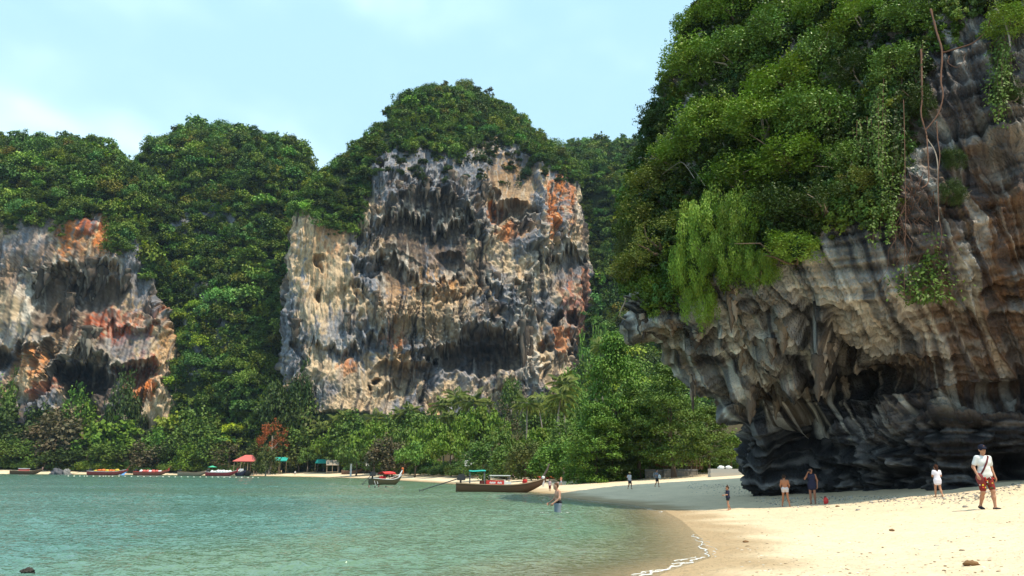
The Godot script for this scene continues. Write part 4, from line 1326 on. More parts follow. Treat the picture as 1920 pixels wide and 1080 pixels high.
func make_near_greenery() -> void:
	var hang := [[1150, 560], [1200, 566], [1240, 590], [1300, 560], [1345, 500], [1400, 535], [1460, 505], [1520, 470], [1560, 455], [1600, 440], [1660, 430], [1690, 380], [1715, 250], [1750, 130], [1800, 60], [1920, 40]]
	# climbing leaves that clothe the rock
	var g := RandomNumberGenerator.new()
	g.seed = 55
	var tuft := crown_mesh(990, Vector3(1, 0.9, 1), 9, 34, 0.26, "round", 0.32)
	var lots := [[], [], []]
	var cols := [[], [], []]
	for k in 30000:
		var a := g.randi() % near.pos.size()
		if near.px[a] > 1990 or near.px[a] < 1120: continue
		var edge := poly_at(hang, near.px[a]) - 26.0 + 30.0 * nD.get_noise_2d(near.px[a] * 0.02, near.py[a] * 0.02)
		if near.py[a] > edge: continue
		if near.px[a] > 1700 and nD.get_noise_2d(near.px[a] * 0.015, near.py[a] * 0.02) < 0.0: continue
		var w := g.randf_range(0.3, 0.62)
		var kind := 0 if nD.get_noise_2d(near.px[a] * 0.008, near.py[a] * 0.008) < 0.1 else 1
		lots[kind].append(Transform3D(Basis(Vector3(g.randfn(), g.randfn(), g.randfn()).normalized(), g.randf() * TAU).scaled(Vector3.ONE * w), near.pos[a] + near.nrm[a] * g.randf_range(0.0, 0.35) - Vector3(0, w * 0.8, 0)))
		cols[kind].append(tone(g, 0.55, 1.3))
	var u := thing("creeper", Vector3.ZERO, 0, "carpet of climbing leaves clothing the upper part of the near cliff", "creeper")
	u.set_meta("kind", "stuff")
	many("leaves", tuft, M.leaf_dark, lots[0], cols[0], u)
	many("leaves", tuft, M.leaf_mid, lots[1], cols[1], u)
	var gb := "bushes growing on the near cliff"
	for q in [
		# against the sky
		[1248, 95, 80, "twiggy", "leaf_dark", "cliff_tree", "dark small leaved tree against the sky, topmost on the near cliff's left edge", 1.1, 0.9],
		[1232, 200, 110, "twiggy", "leaf_dark", "cliff_tree", "thin tree with grey branches standing out against the sky", 1.25, 1.2],
		[1192, 282, 100, "twiggy", "leaf_dark", "cliff_tree", "lowest dark tree reaching into the sky above the far hill", 0.75, 1.1],
		[1310, 45, 100, "shrub", "cliff_mid", "cliff_bush", "green bush at the top left corner of the near cliff", 0.9, 0.8],
		[1290, 135, 130, "shrub", "cliff_mid", "cliff_bush", "large green bush just right of the thin sky tree", 1.1, 0.9],
		[1375, 20, 130, "shrub", "cliff_mid", "cliff_bush", "bush at the picture's top edge above the first glossy one", 0.8, 0.8],
		[1380, 110, 140, "shrub", "cliff_glossy", "cliff_bush", "glossy bush high on the cliff, second from the sky edge", 0.9, 1.0],
		[1330, 240, 130, "shrub", "cliff_mid", "cliff_bush", "rounded mid green bush halfway up the left part", 1.1, 1.0],
		[1265, 290, 90, "shrub", "cliff_mid", "cliff_bush", "light green bush right of the lowest sky tree", 0.9, 1.0],
		[1215, 345, 120, "shrub", "cliff_olive", "cliff_bush", "olive bush with bare grey twigs at the left edge", 0.8, 1.0],
		[1195, 415, 100, "shrub", "cliff_olive", "cliff_bush", "upper olive bush leaning out at the left edge", 0.9, 1.0],
		[1235, 455, 140, "twiggy", "cliff_olive", "cliff_bush", "broad olive bush above the bent white branch", 0.9, 1.0],
		[1188, 505, 90, "shrub", "cliff_olive", "cliff_bush", "lowest olive bush at the left rim of the overhang", 0.9, 0.9],
		[1225, 535, 60, "shrub", "cliff_mid", "cliff_bush", "small green bush on the overhang's left rim", 0.9, 0.5],
		[1455, 60, 140, "shrub", "cliff_glossy", "cliff_bush", "glossy bush with pale dead twigs at the top", 0.9, 1.1],
		[1470, 165, 150, "shrub", "cliff_mid", "cliff_bush", "large bush in the middle of the upper greenery", 0.9, 1.2],
		[1420, 240, 150, "shrub", "cliff_mid", "cliff_bush", "feathery mid green bush left of the glossy lit one", 0.8, 1.3],
		[1530, 220, 150, "shrub", "cliff_glossy", "cliff_bush", "brightest glossy bush with shining leaves near the centre", 0.9, 1.3],
		[1540, 110, 110, "shrub", "cliff_glossy", "cliff_bush", "shining upright bush above the brightest glossy one", 1.2, 1.1],
		[1545, 20, 110, "shrub", "cliff_mid", "cliff_bush", "green bush at the top edge above the shining upright bush", 0.9, 0.9],
		[1620, 40, 130, "shrub", "cliff_mid", "cliff_bush", "light green bush at the top edge left of the forked liana", 0.9, 1.1],
		[1700, 25, 120, "shrub", "cliff_glossy", "cliff_bush", "glossy bush at the top edge directly over the forked liana", 0.8, 1.1],
		[1600, 140, 90, "shrub", "leaf_dark", "cliff_bush", "dark bush above the blue grey palm leaf", 0.9, 0.8],
		[1670, 120, 110, "shrub", "cliff_glossy", "cliff_bush", "bush above the long hanging vine curtain", 1.0, 1.0],
		[1380, 330, 130, "shrub", "leaf_bright", "cliff_bush", "mid green bush above the bright bamboo", 0.8, 1.0],
		[1480, 300, 140, "shrub", "cliff_mid", "cliff_bush", "bush casting the dark hollow below the shining leaves", 0.7, 1.2],
		[1580, 300, 90, "shrub", "cliff_glossy", "cliff_bush", "glossy bush left of the vine curtain", 0.9, 0.9],
		[1470, 400, 130, "shrub", "leaf_dark", "cliff_bush", "dark bush in the shaded hollow, left one", 0.9, 0.7],
		[1555, 390, 110, "shrub", "leaf_dark", "cliff_bush", "dark bush in the shaded hollow, right one", 0.9, 0.6],
		[1490, 470, 110, "shrub", "cliff_mid", "cliff_bush", "green bush over the pale streaked rock, right of the bamboo", 0.7, 0.6],
		[1600, 350, 80, "shrub", "cliff_olive", "cliff_bush", "olive bush beside the lower vine curtain", 0.9, 0.9],
		[1880, 40, 100, "shrub", "cliff_mid", "cliff_bush", "green bush at the picture's top right corner", 0.9, 0.7],
		[1890, 190, 60, "shrub", "leaf_dark", "cliff_bush", "small dark bush on the bare rock at the right edge", 1.3, 0.3],
		[1790, 300, 46, "shrub", "leaf_dark", "cliff_bush", "dark leafy tuft right of the lianas, upper one", 1.3, 0.4],
		[1785, 370, 50, "shrub", "leaf_dark", "cliff_bush", "dark leafy tuft right of the lianas, lower one", 1.2, 0.4],
		[1735, 200, 60, "shrub", "leaf_dark", "cliff_bush", "dark leaves behind the lianas' fork", 1.4, 0.3],
		# bamboo
		[1330, 420, 130, "bamboo", "leaf_lime", "bamboo_clump", "highest bright yellow green bamboo clump on the near cliff", 0.9, 1.2],
		[1295, 490, 90, "bamboo", "leaf_lime", "bamboo_clump", "bright bamboo clump at the left of the bamboo group", 1.0, 1.2],
		[1312, 565, 80, "bamboo", "leaf_lime", "bamboo_clump", "bamboo clump drooping lowest over the overhang", 1.1, 0.9],
		[1370, 480, 110, "bamboo", "leaf_bright", "bamboo_clump", "bamboo clump in the middle of the group above the hanging drip", 0.9, 1.1],
		[1420, 505, 90, "bamboo", "leaf_bright", "bamboo_clump", "rightmost bamboo clump over the flowstone bands", 0.75, 0.9],
		[1400, 410, 120, "bamboo", "leaf_bright", "bamboo_clump", "shaded bamboo clump right of the highest one", 0.8, 1.1],
		[1170, 470, 60, "bamboo", "leaf_olive", "bamboo_clump", "olive bamboo at the outermost left rim", 1.3, 0.8]]:
		cliff_bush(q[0], q[1], q[2], q[3], q[4], q[5], q[6], gb if q[5] == "cliff_bush" else "", q[7], q[8] * 1.5)
	# strap leaved plants and the blue grey palm leaf
	for q in [[1530, 400, 90, "leaf_dark", "spiky strap leaved plant in the shaded hollow of the near cliff"], [1575, 345, 80, "leaf_dark", "spiky plant with drooping straps beside the vine curtain"], [1260, 95, 60, "leaf_dark", "spiky drooping plant against the sky"]]:
		cliff_bush(q[0], q[1], q[2], "strap", q[3], "spiky_plant", q[4], "", 1.0, 0.9)
	cliff_bush(1622, 160, 70, "strap", "leaf_blue", "spiky_plant", "blue grey fan of stiff leaves in a dark gap of the greenery", "", 1.0, 0.9)
	# hanging curtains of vine
	var vine_n := 0
	for q in [[1668, 190, 440, 26, "long bright vine curtain hanging lowest beside the lianas"], [1650, 170, 400, 22, "vine curtain left of the longest one"], [1690, 150, 330, 22, "darker vine curtain nearest to the lianas"], [1628, 240, 360, 22, "short vine curtain under the blue grey leaf"], [1660, 330, 450, 18, "thin tail of vine over the bare rock"], [1715, 90, 210, 20, "vine curtain behind the forked liana's top"], [1590, 180, 300, 20, "narrow glossy vine curtain right of the shining bush"], [1872, 60, 240, 9, "thin green vines on the bare rock at the right"]]:
		var top := hook(q[0], q[1], 1.0)
		var bot := hook(q[0], q[2], 0.7)
		var sc := -top.z / F
		var v := PackedVector3Array()
		var n := PackedVector3Array()
		var c := PackedColorArray()
		var ix := PackedInt32Array()
		g.seed = 1000 + vine_n
		var b := MB.new()
		for s in 16:
			var off := Vector3(g.randfn() * q[3] * sc * 0.75, 0, g.randfn() * 0.3)
			var len2 := g.randf_range(0.3, 1.08)
			var p0 := top + off + Vector3(0, g.randf_range(-1.6, 0.4), 0)
			var p1 := top.lerp(bot, len2) + off * 0.7 + Vector3(g.randfn() * 0.1, 0, 0.1)
			b.tube([p0 - top, p0.lerp(p1, 0.5) - top + Vector3(g.randfn() * 0.06, 0, 0), p1 - top], [0.012, 0.01, 0.006], 4)
			var count := int((p1 - p0).length() * 30.0)
			for k in count:
				var t := g.randf()
				var e := Vector3(g.randfn(), g.randfn() * 0.5, g.randfn()) * 0.13
				var dir := Vector3(g.randfn(), -1.1 + g.randfn() * 0.3, g.randfn()).normalized()
				leaf(v, n, c, ix, p0.lerp(p1, t) + e - top, dir, (Vector3(0, 0.7, 0.7) + e * 4.0).normalized(), g.randf_range(0.12, 0.2), 0.045, Color(1, 1, 1) * g.randf_range(0.6, 1.35))
		var t := thing("hanging_vine", top, 0, q[4], "vine", "vine curtains on the near cliff")
		part("leaves", arrays_mesh(v, n, c, ix), M.leaf_mid if vine_n % 3 < 2 else M.leaf_dark, t)
		part("stems", b.mesh(), M.liana, t)
		vine_n += 1
	# the tangle that hangs from the bare roof
	var tp := hook(1712, 330, 0.8)
	var tt := thing("hanging_vine", tp, 0, "hanging tangle of brown roots with green leaves, in front of the pale flowstone", "vine")
	var sc2 := -tp.z / F
	var bb := MB.new()
	var v := PackedVector3Array()
	var n := PackedVector3Array()
	var c := PackedColorArray()
	var ix := PackedInt32Array()
	g.seed = 4242
	for s in 70:
		var x0 := g.randfn() * 18.0 * sc2
		var y0 := -g.randf_range(0.0, 130.0) * sc2
		var ln := g.randf_range(60.0, 190.0) * sc2
		var pts := []
		var rr := []
		for k in 7:
			pts.append(Vector3(x0 * (1.0 + k * 0.16) + g.randfn() * 0.16, maxf(y0 - ln * k / 6.0, -265.0 * sc2), g.randfn() * 0.22))
			rr.append(0.016 - 0.0016 * k)
		bb.tube(pts, rr, 5, false)
	for s in 1500:
		var t := g.randf()
		var e := Vector3(g.randfn() * lerpf(22, 30, t) * sc2, -lerpf(130, 262, t) * sc2, g.randfn() * 0.3)
		if e.x < 0.0 and t < 0.45: e.x *= -0.6
		leaf(v, n, c, ix, e, Vector3(g.randfn(), -0.8, g.randfn()).normalized(), Vector3(0.1, 0.7, 0.7).normalized(), g.randf_range(0.12, 0.24), 0.055, Color(1, 1, 1) * g.randf_range(0.6, 1.4))
	part("roots", bb.mesh(), M.liana, tt)
	part("leaves", arrays_mesh(v, n, c, ix), M.leaf_mid, tt)
	# lianas and bare stems
	var gl := "lianas hanging on the near cliff"
	for q in [
		[[[1750, 28], [1756, 60], [1766, 96], [1764, 150], [1768, 180], [1758, 215], [1738, 248]], 0.085, "thick upper liana running down to the fork"],
		[[[1728, 96], [1728, 140], [1729, 180], [1727, 215], [1736, 248], [1738, 262], [1740, 300], [1741, 340], [1731, 370]], 0.07, "left liana that joins the thick one in a V"],
		[[[1766, 98], [1790, 92], [1825, 80], [1850, 55], [1862, 28]], 0.06, "liana branching off to the upper right"],
		[[[1738, 262], [1752, 282], [1758, 310], [1758, 360], [1760, 410], [1750, 420]], 0.045, "pale liana curving down right of the fork"],
		[[[1756, 232], [1758, 260], [1762, 290], [1759, 330], [1760, 400], [1766, 440], [1758, 470]], 0.04, "thin liana hanging straight at the right"],
		[[[1694, 190], [1696, 260], [1697, 330], [1698, 400], [1696, 480], [1697, 540]], 0.03, "longest thin root hanging beside the vine curtain"],
		[[[1862, 12], [1878, 30], [1890, 60], [1896, 88]], 0.09, "bent brown stem with a broken pale end at the top right"],
		[[[1775, 98], [1778, 118], [1795, 126], [1808, 112], [1806, 92]], 0.025, "thin looping liana below the right branch"],
		[[[1745, 560], [1748, 600], [1740, 650], [1735, 700]], 0.012, "thin bare root below the hanging tangle"],
		[[[1690, 560], [1715, 612], [1745, 606]], 0.018, "pale curved root under the hanging tangle"],
		[[[1185, 560], [1172, 565], [1162, 590], [1142, 605]], 0.07, "bent white branch sticking out under the olive bushes"],
		[[[1300, 330], [1280, 305], [1262, 312], [1245, 330]], 0.035, "bare grey branch above the olive bushes"],
		[[[1320, 345], [1300, 318], [1275, 300]], 0.03, "second bare grey branch beside the olive bushes"],
		[[[1200, 420], [1180, 400], [1165, 380], [1150, 372]], 0.025, "dead twig at the far left rim of the near cliff"],
		[[[1490, 80], [1470, 55], [1440, 60]], 0.03, "pale dead twig among the top glossy bushes"],
		[[[1560, 30], [1530, 28], [1500, 40]], 0.03, "pale arching twig at the top edge"]]:
		cord("liana", q[0], q[1], M.palebark if q[2].contains("pale") or q[2].contains("white") or q[2].contains("grey") else M.liana, q[2], "liana", gl, 1.4)

# ---------------------------------------------------------------- figures
func mesh_field(b: MB, bones: Array, k: float, cell: float) -> void:
	# surface nets round a smooth union of tapered capsules [from, to, radius, radius]
	var lo := Vector3(1e9, 1e9, 1e9)
	var hi := -lo
	for q in bones:
		var m := Vector3.ONE * (maxf(q[2], q[3]) + cell * 2.0)
		lo = lo.min((q[0] as Vector3) - m).min((q[1] as Vector3) - m)
		hi = hi.max((q[0] as Vector3) + m).max((q[1] as Vector3) + m)
	lo -= Vector3.ONE * cell * 2.0
	hi += Vector3.ONE * cell * 2.0
	var n := Vector3i(((hi - lo) / cell).ceil()) + Vector3i.ONE
	var s := PackedFloat32Array()
	s.resize(n.x * n.y * n.z)
	for q in bones:
		var a: Vector3 = q[0]
		var ab: Vector3 = (q[1] as Vector3) - a
		var ra: float = q[2]
		var rb: float = q[3]
		var l2 := maxf(ab.length_squared(), 1e-9)
		var reach := maxf(ra, rb) + maxf(4.0 / k, cell * 1.8)
		var i0 := Vector3i(((a.min(a + ab) - Vector3.ONE * reach - lo) / cell).floor()).clamp(Vector3i.ZERO, n - Vector3i.ONE)
		var i1 := Vector3i(((a.max(a + ab) + Vector3.ONE * reach - lo) / cell).ceil()).clamp(Vector3i.ZERO, n - Vector3i.ONE)
		for z in range(i0.z, i1.z + 1):
			for y in range(i0.y, i1.y + 1):
				var row := (z * n.y + y) * n.x
				for x in range(i0.x, i1.x + 1):
					var p := lo + Vector3(x, y, z) * cell - a
					var t := clampf(p.dot(ab) / l2, 0.0, 1.0)
					var d := (p - ab * t).length() - lerpf(ra, rb, t)
					s[row + x] += exp(-k * d)
	var at_cell := PackedInt32Array()
	at_cell.resize(n.x * n.y * n.z)
	var sx := 1
	var sy := n.x
	var sz := n.x * n.y
	for z in n.z - 1:
		for y in n.y - 1:
			for x in n.x - 1:
				var o := (z * n.y + y) * n.x + x
				var m := 0
				for c in 8:
					if s[o + (c & 1) * sx + (c >> 1 & 1) * sy + (c >> 2) * sz] > 1.0: m += 1
				if m == 0 or m == 8: continue
				var sum := Vector3.ZERO
				var cnt := 0
				for e in 12:
					var ax := e / 4
					var u := e & 1
					var w := e >> 1 & 1
					var c0 := Vector3i(0, u, w) if ax == 0 else Vector3i(u, 0, w) if ax == 1 else Vector3i(u, w, 0)
					var st := sx if ax == 0 else sy if ax == 1 else sz
					var i0 := o + c0.x * sx + c0.y * sy + c0.z * sz
					var f0 := -log(maxf(s[i0], 1e-12)) / k
					var f1 := -log(maxf(s[i0 + st], 1e-12)) / k
					if (f0 < 0.0) != (f1 < 0.0):
						var q := Vector3(c0)
						q[ax] += clampf(f0 / (f0 - f1), 0.05, 0.95)
						sum += q
						cnt += 1
				if cnt == 0: continue
				at_cell[o] = b.pt(lo + (Vector3(x, y, z) + sum / cnt) * cell) + 1
	for z in range(1, n.z - 1):
		for y in range(1, n.y - 1):
			for x in range(1, n.x - 1):
				var o := (z * n.y + y) * n.x + x
				var inside := s[o] > 1.0
				for ax in 3:
					var st := sx if ax == 0 else sy if ax == 1 else sz
					if (s[o + st] > 1.0) == inside: continue
					var u := sy if ax == 0 else sz if ax == 1 else sx
					var w := sz if ax == 0 else sx if ax == 1 else sy
					var q := [at_cell[o] - 1, at_cell[o - u] - 1, at_cell[o - u - w] - 1, at_cell[o - w] - 1]
					if q[0] < 0 or q[1] < 0 or q[2] < 0 or q[3] < 0: continue
					if inside: b.ix.append_array(PackedInt32Array([q[0], q[2], q[1], q[0], q[3], q[2]]))
					else: b.ix.append_array(PackedInt32Array([q[0], q[1], q[2], q[0], q[2], q[3]]))

const POSES := {
	"stand": {},
	"walk": {"knL": Vector3(0.1, 0.53, 0.12), "anL": Vector3(0.1, 0.1, 0.14), "knR": Vector3(-0.1, 0.5, 0.0), "anR": Vector3(-0.09, 0.13, -0.2), "elL": Vector3(0.27, 1.16, -0.1), "wrL": Vector3(0.3, 0.91, -0.02), "elR": Vector3(-0.27, 1.17, -0.04), "wrR": Vector3(-0.29, 0.95, 0.13)},
	"stride": {"knL": Vector3(0.13, 0.5, 0.1), "anL": Vector3(0.2, 0.08, 0.1), "knR": Vector3(-0.12, 0.5, 0.0), "anR": Vector3(-0.2, 0.09, -0.16), "elL": Vector3(0.23, 1.14, 0.06), "wrL": Vector3(0.2, 0.95, 0.22), "elR": Vector3(-0.23, 1.14, 0.06), "wrR": Vector3(-0.18, 0.97, 0.22), "head": Vector3(0.03, 1.59, 0.08)},
	"camera": {"elR": Vector3(-0.29, 1.22, 0.14), "wrR": Vector3(-0.12, 1.5, 0.24), "elL": Vector3(0.25, 1.14, -0.06), "wrL": Vector3(0.25, 0.88, 0.02), "head": Vector3(-0.01, 1.6, 0.06)},
	"reach": {"elL": Vector3(0.2, 1.16, 0.14), "wrL": Vector3(0.15, 1.12, 0.38), "elR": Vector3(-0.22, 1.12, -0.04), "wrR": Vector3(-0.23, 0.88, 0.0), "knL": Vector3(0.1, 0.52, 0.08), "anL": Vector3(0.1, 0.08, 0.06), "knR": Vector3(-0.1, 0.5, -0.02), "anR": Vector3(-0.1, 0.13, -0.2)},
	"wade": {"elL": Vector3(0.26, 1.16, 0.02), "wrL": Vector3(0.22, 1.0, 0.24), "elR": Vector3(-0.26, 1.16, 0.02), "wrR": Vector3(-0.22, 1.0, 0.26), "head": Vector3(0, 1.59, 0.09)},
	"carry": {"elL": Vector3(0.24, 1.16, 0.02), "wrL": Vector3(0.14, 1.14, 0.24), "elR": Vector3(-0.24, 1.16, 0.02), "wrR": Vector3(-0.14, 1.14, 0.24), "knL": Vector3(0.1, 0.52, 0.1), "anL": Vector3(0.1, 0.09, 0.16), "knR": Vector3(-0.1, 0.5, 0.0), "anR": Vector3(-0.09, 0.13, -0.2)},
	"sit": {"knL": Vector3(0.14, 1.02, 0.42), "anL": Vector3(0.14, 0.62, 0.5), "knR": Vector3(-0.14, 1.02, 0.42), "anR": Vector3(-0.14, 0.62, 0.5), "wrL": Vector3(0.16, 1.0, 0.3), "wrR": Vector3(-0.16, 1.0, 0.3), "elL": Vector3(0.24, 1.14, 0.06), "elR": Vector3(-0.24, 1.14, 0.06)},
}

func person(label: String, foot: Vector3, height: float, yaw: float, pose: String, look: Dictionary, group := "") -> Node3D:
	# a figure 1.75 m tall before scaling, facing +z; look: skin, hair, tops, bottoms ...
	var t := thing("person", foot, yaw, label, "person", group)
	var j := {"head": Vector3(0, 1.61, 0.03), "shL": Vector3(0.175, 1.405, 0), "shR": Vector3(-0.175, 1.405, 0), "elL": Vector3(0.225, 1.14, -0.03), "elR": Vector3(-0.225, 1.14, -0.03), "wrL": Vector3(0.235, 0.89, 0.04), "wrR": Vector3(-0.235, 0.89, 0.04), "hipL": Vector3(0.09, 0.93, 0), "hipR": Vector3(-0.09, 0.93, 0), "knL": Vector3(0.1, 0.5, 0.02), "knR": Vector3(-0.1, 0.5, 0.02), "anL": Vector3(0.1, 0.085, -0.02), "anR": Vector3(-0.1, 0.085, -0.02)}
	j.merge(POSES[pose], true)
	var g: float = look.get("girth", 1.0)
	var hs: float = look.get("head", 1.0)
	var h: Vector3 = j.head
	var px_size: float = look.get("cell", 0.02)
	var torso := [[Vector3(-0.1, 1.38, 0), Vector3(0.1, 1.38, 0), 0.075 * g, 0.075 * g], [Vector3(-0.07, 1.28, 0.01), Vector3(0.07, 1.28, 0.01), 0.105 * g, 0.105 * g], [Vector3(-0.05, 1.1, 0.01), Vector3(0.05, 1.1, 0.01), 0.1 * g, 0.1 * g], [Vector3(-0.07, 0.95, -0.01), Vector3(0.07, 0.95, -0.01), 0.108 * g, 0.108 * g], [Vector3(0, 1.0, 0), Vector3(0, 1.34, 0), 0.1 * g, 0.1 * g]]
	var body := torso.duplicate()
	body.append([Vector3(0, 1.42, -0.01), h - Vector3(0, 0.06, 0.02), 0.056, 0.05])
	for s in ["L", "R"]:
		body.append([j["sh" + s], j["el" + s], 0.052 * g, 0.04 * g])
		body.append([j["el" + s], j["wr" + s], 0.04 * g, 0.027 * g])
		body.append([j["hip" + s], j["kn" + s], 0.088 * g, 0.055 * g])
		body.append([j["kn" + s], (j["kn" + s] as Vector3).lerp(j["an" + s], 0.4) + Vector3(0, 0, -0.015), 0.053 * g, 0.052 * g])
		body.append([(j["kn" + s] as Vector3).lerp(j["an" + s], 0.4), j["an" + s], 0.05 * g, 0.034 * g])
		var an: Vector3 = j["an" + s]
		var sink: float = -0.05 if an.y < 0.12 else -0.085
		body.append([an + Vector3(0, -0.04, -0.03), an + Vector3(signf(an.x) * 0.02, sink, 0.15), 0.036, 0.026])
	var hb := [[h + Vector3(0, 0.045, -0.012), h + Vector3(0, 0.03, -0.012), 0.088 * hs, 0.085 * hs], [h + Vector3(0, -0.03, 0.02), h + Vector3(0, -0.06, 0.035), 0.062 * hs, 0.046 * hs]]
	if px_size > 0.013: body.append_array(hb)
	var b := MB.new()
	mesh_field(b, body, 55.0, px_size)
	if px_size <= 0.013:
		# the head with its nose, brow, chin and ears; the hands with their fingers
		var hd := hb.duplicate()
		hd.append([h + Vector3(0, 0.01, 0.072), h + Vector3(0, -0.022, 0.092), 0.01, 0.014])
		hd.append([h + Vector3(-0.035, 0.022, 0.07), h + Vector3(0.035, 0.022, 0.07), 0.014, 0.014])
		hd.append([h + Vector3(-0.022, -0.052, 0.068), h + Vector3(0.022, -0.052, 0.068), 0.011, 0.011])
		hd.append([h + Vector3(0, -0.085, 0.055), h + Vector3(0, -0.085, 0.06), 0.022, 0.022])
		for s in [-1, 1]: hd.append([h + Vector3(0.083 * s, 0.015, -0.01), h + Vector3(0.085 * s, -0.02, -0.005), 0.017, 0.011])
		hd.append([h - Vector3(0, 0.06, 0.02), Vector3(0, 1.44, -0.01), 0.05, 0.054])
		mesh_field(b, hd, 170.0, 0.006)
	if px_size <= 0.02:
		for s in ["L", "R"]:
			var w: Vector3 = j["wr" + s]
			var d: Vector3 = (w - (j["el" + s] as Vector3)).normalized()
			var sg := 1.0 if s == "L" else -1.0
			var across := d.cross(Vector3(sg, 0, 0.3)).normalized() * -sg
			var inw := across.cross(d).normalized()
			if inw.x * sg > 0.0: inw = -inw
			var hand := [[w, w + d * 0.07, 0.026, 0.024], [w + d * 0.035 - across * 0.018, w + d * 0.085 - across * 0.026, 0.017, 0.013], [w + d * 0.035 + across * 0.018, w + d * 0.085 + across * 0.026, 0.017, 0.013]]
			for f in 4:
				var o := w + d * 0.085 + across * (0.03 - 0.02 * f)
				var ln: float = [0.062, 0.075, 0.07, 0.052][f]
				var m := o + (d * 0.85 + inw * 0.35).normalized() * ln * 0.55
				hand.append([o, m, 0.0098, 0.0092])
				hand.append([m, m + (d * 0.6 + inw * 0.8).normalized() * ln * 0.5, 0.009, 0.0078])
			var th := w + d * 0.03 + across * 0.028
			hand.append([th, th + (d + across * 0.8 + inw * 0.3).normalized() * 0.042, 0.013, 0.011])
			hand.append([th + (d + across * 0.8 + inw * 0.3).normalized() * 0.042, th + (d + across * 0.8 + inw * 0.3).normalized() * 0.042 + (d + inw * 0.5).normalized() * 0.03, 0.011, 0.009])
			mesh_field(b, hand, 260.0, 0.0055)
	var sk: Color = look.get("skin", Color(0.42, 0.22, 0.14))
	var bm := part("body", b.mesh(), mat(sk.r, sk.g, sk.b, 0.55, 0.35), t)
	var wear := func(called: String, bones: Array, c: Color, k := 60.0) -> void:
		var e := MB.new()
		mesh_field(e, bones, k, px_size)
		part(called, e.mesh(), mat(c.r, c.g, c.b, 0.85, 0.2), bm.get_parent())
	if look.has("shirt"):
		var sl: float = look.get("sleeve", 0.55)
		var hem: float = look.get("hem", 0.9)
		var q := []
		for o in torso:
			if (o[0] as Vector3).y > hem + 0.04: q.append([o[0], o[1], o[2] + 0.02, o[3] + 0.02])
		q.append([Vector3(-0.075, hem + 0.07, 0), Vector3(0.075, hem + 0.07, 0), 0.125 * g, 0.125 * g])
		if hem < 0.85: q.append([Vector3(-0.08, 0.9, 0), Vector3(0.08, 0.9, 0), 0.128 * g, 0.128 * g])
		if sl > 0.0:
			for s in ["L", "R"]: q.append([j["sh" + s], (j["sh" + s] as Vector3).lerp(j["el" + s], sl), 0.072 * g, 0.066 * g])
		wear.call("shirt" if not look.has("dress") else "dress", q, look.shirt)
	if look.has("shorts"):
		var lg: float = look.get("leg", 0.75)
		var q := [[Vector3(-0.07, 0.96, -0.01), Vector3(0.07, 0.96, -0.01), 0.122 * g, 0.122 * g]]
		for s in ["L", "R"]:
			q.append([j["hip" + s], (j["hip" + s] as Vector3).lerp(j["kn" + s], minf(lg, 1.0)), 0.106 * g, 0.088 * g])
			if lg > 1.0: q.append([j["kn" + s], (j["kn" + s] as Vector3).lerp(j["an" + s], lg - 1.0), 0.082, 0.07])
		wear.call("trousers" if lg > 1.0 else "shorts", q, look.shorts)
	if look.has("band"):
		wear.call("waistband", [[Vector3(-0.07, 1.0, -0.01), Vector3(0.07, 1.0, -0.01), 0.128 * g, 0.128 * g]], look.band)
	if look.has("hair"):
		var q := [[h + Vector3(0, 0.065, -0.025), h + Vector3(0, 0.03, -0.045), 0.092 * hs, 0.085 * hs]]
		if look.get("long", false):
			q.append([h + Vector3(0, 0.0, -0.07), h + Vector3(0, -0.2, -0.09), 0.075, 0.06])
		if look.get("bun", false): q.append([h + Vector3(0, 0.16 * hs, -0.02), h + Vector3(0, 0.2 * hs, -0.02), 0.035, 0.03])
		wear.call("hair", q, look.hair)
	if look.has("cap"):
		wear.call("cap", [[h + Vector3(0, 0.07, -0.01), h + Vector3(0, 0.055, -0.01), 0.098, 0.1], [h + Vector3(-0.04, 0.05, 0.1), h + Vector3(0.04, 0.05, 0.1), 0.022, 0.022], [h + Vector3(-0.03, 0.045, 0.15), h + Vector3(0.03, 0.045, 0.15), 0.014, 0.014]], look.cap, 90.0)
	if look.has("hat"):
		var e := MB.new()
		e.tube([h + Vector3(0, 0.06, 0), h + Vector3(0, 0.065, 0), h + Vector3(0, 0.08, 0), h + Vector3(0, 0.17, 0)], [0.2, 0.2, 0.1, 0.08], 12)
		part("hat", e.mesh(), mat(look.hat.r, look.hat.g, look.hat.b), t)
	if look.has("shoes"):
		var q := []
		for s in ["L", "R"]:
			var an: Vector3 = j["an" + s]
			q = [[an + Vector3(0, -0.035, -0.035), an + Vector3(signf(an.x) * 0.02, -0.045 if an.y < 0.12 else -0.08, 0.15), 0.046, 0.04]]
			wear.call("shoe", q, look.shoes)
	if px_size <= 0.013:
		for s in [-1, 1]:
			var e := MB.new()
			e.ball(h + Vector3(0.03 * s, 0.002, 0.073), Vector3(0.012, 0.009, 0.008), 8, 6)
			part("eye", e.mesh(), mat(0.03, 0.02, 0.015, 0.3), t)
		var e2 := MB.new()
		e2.ball(h + Vector3(0, -0.052, 0.078), Vector3(0.022, 0.005, 0.006), 10, 5)
		part("mouth", e2.mesh(), mat(0.28, 0.09, 0.07, 0.5), t)
	t.scale = Vector3.ONE * height / 1.75
	return t

func stand_at(px: float, py_feet: float, py_head: float) -> Array:
	# where a figure stands and how tall it is
	var p := ground_at(px, py_feet)
	return [p, (py_feet - py_head) * -p.z / F * 1.0]

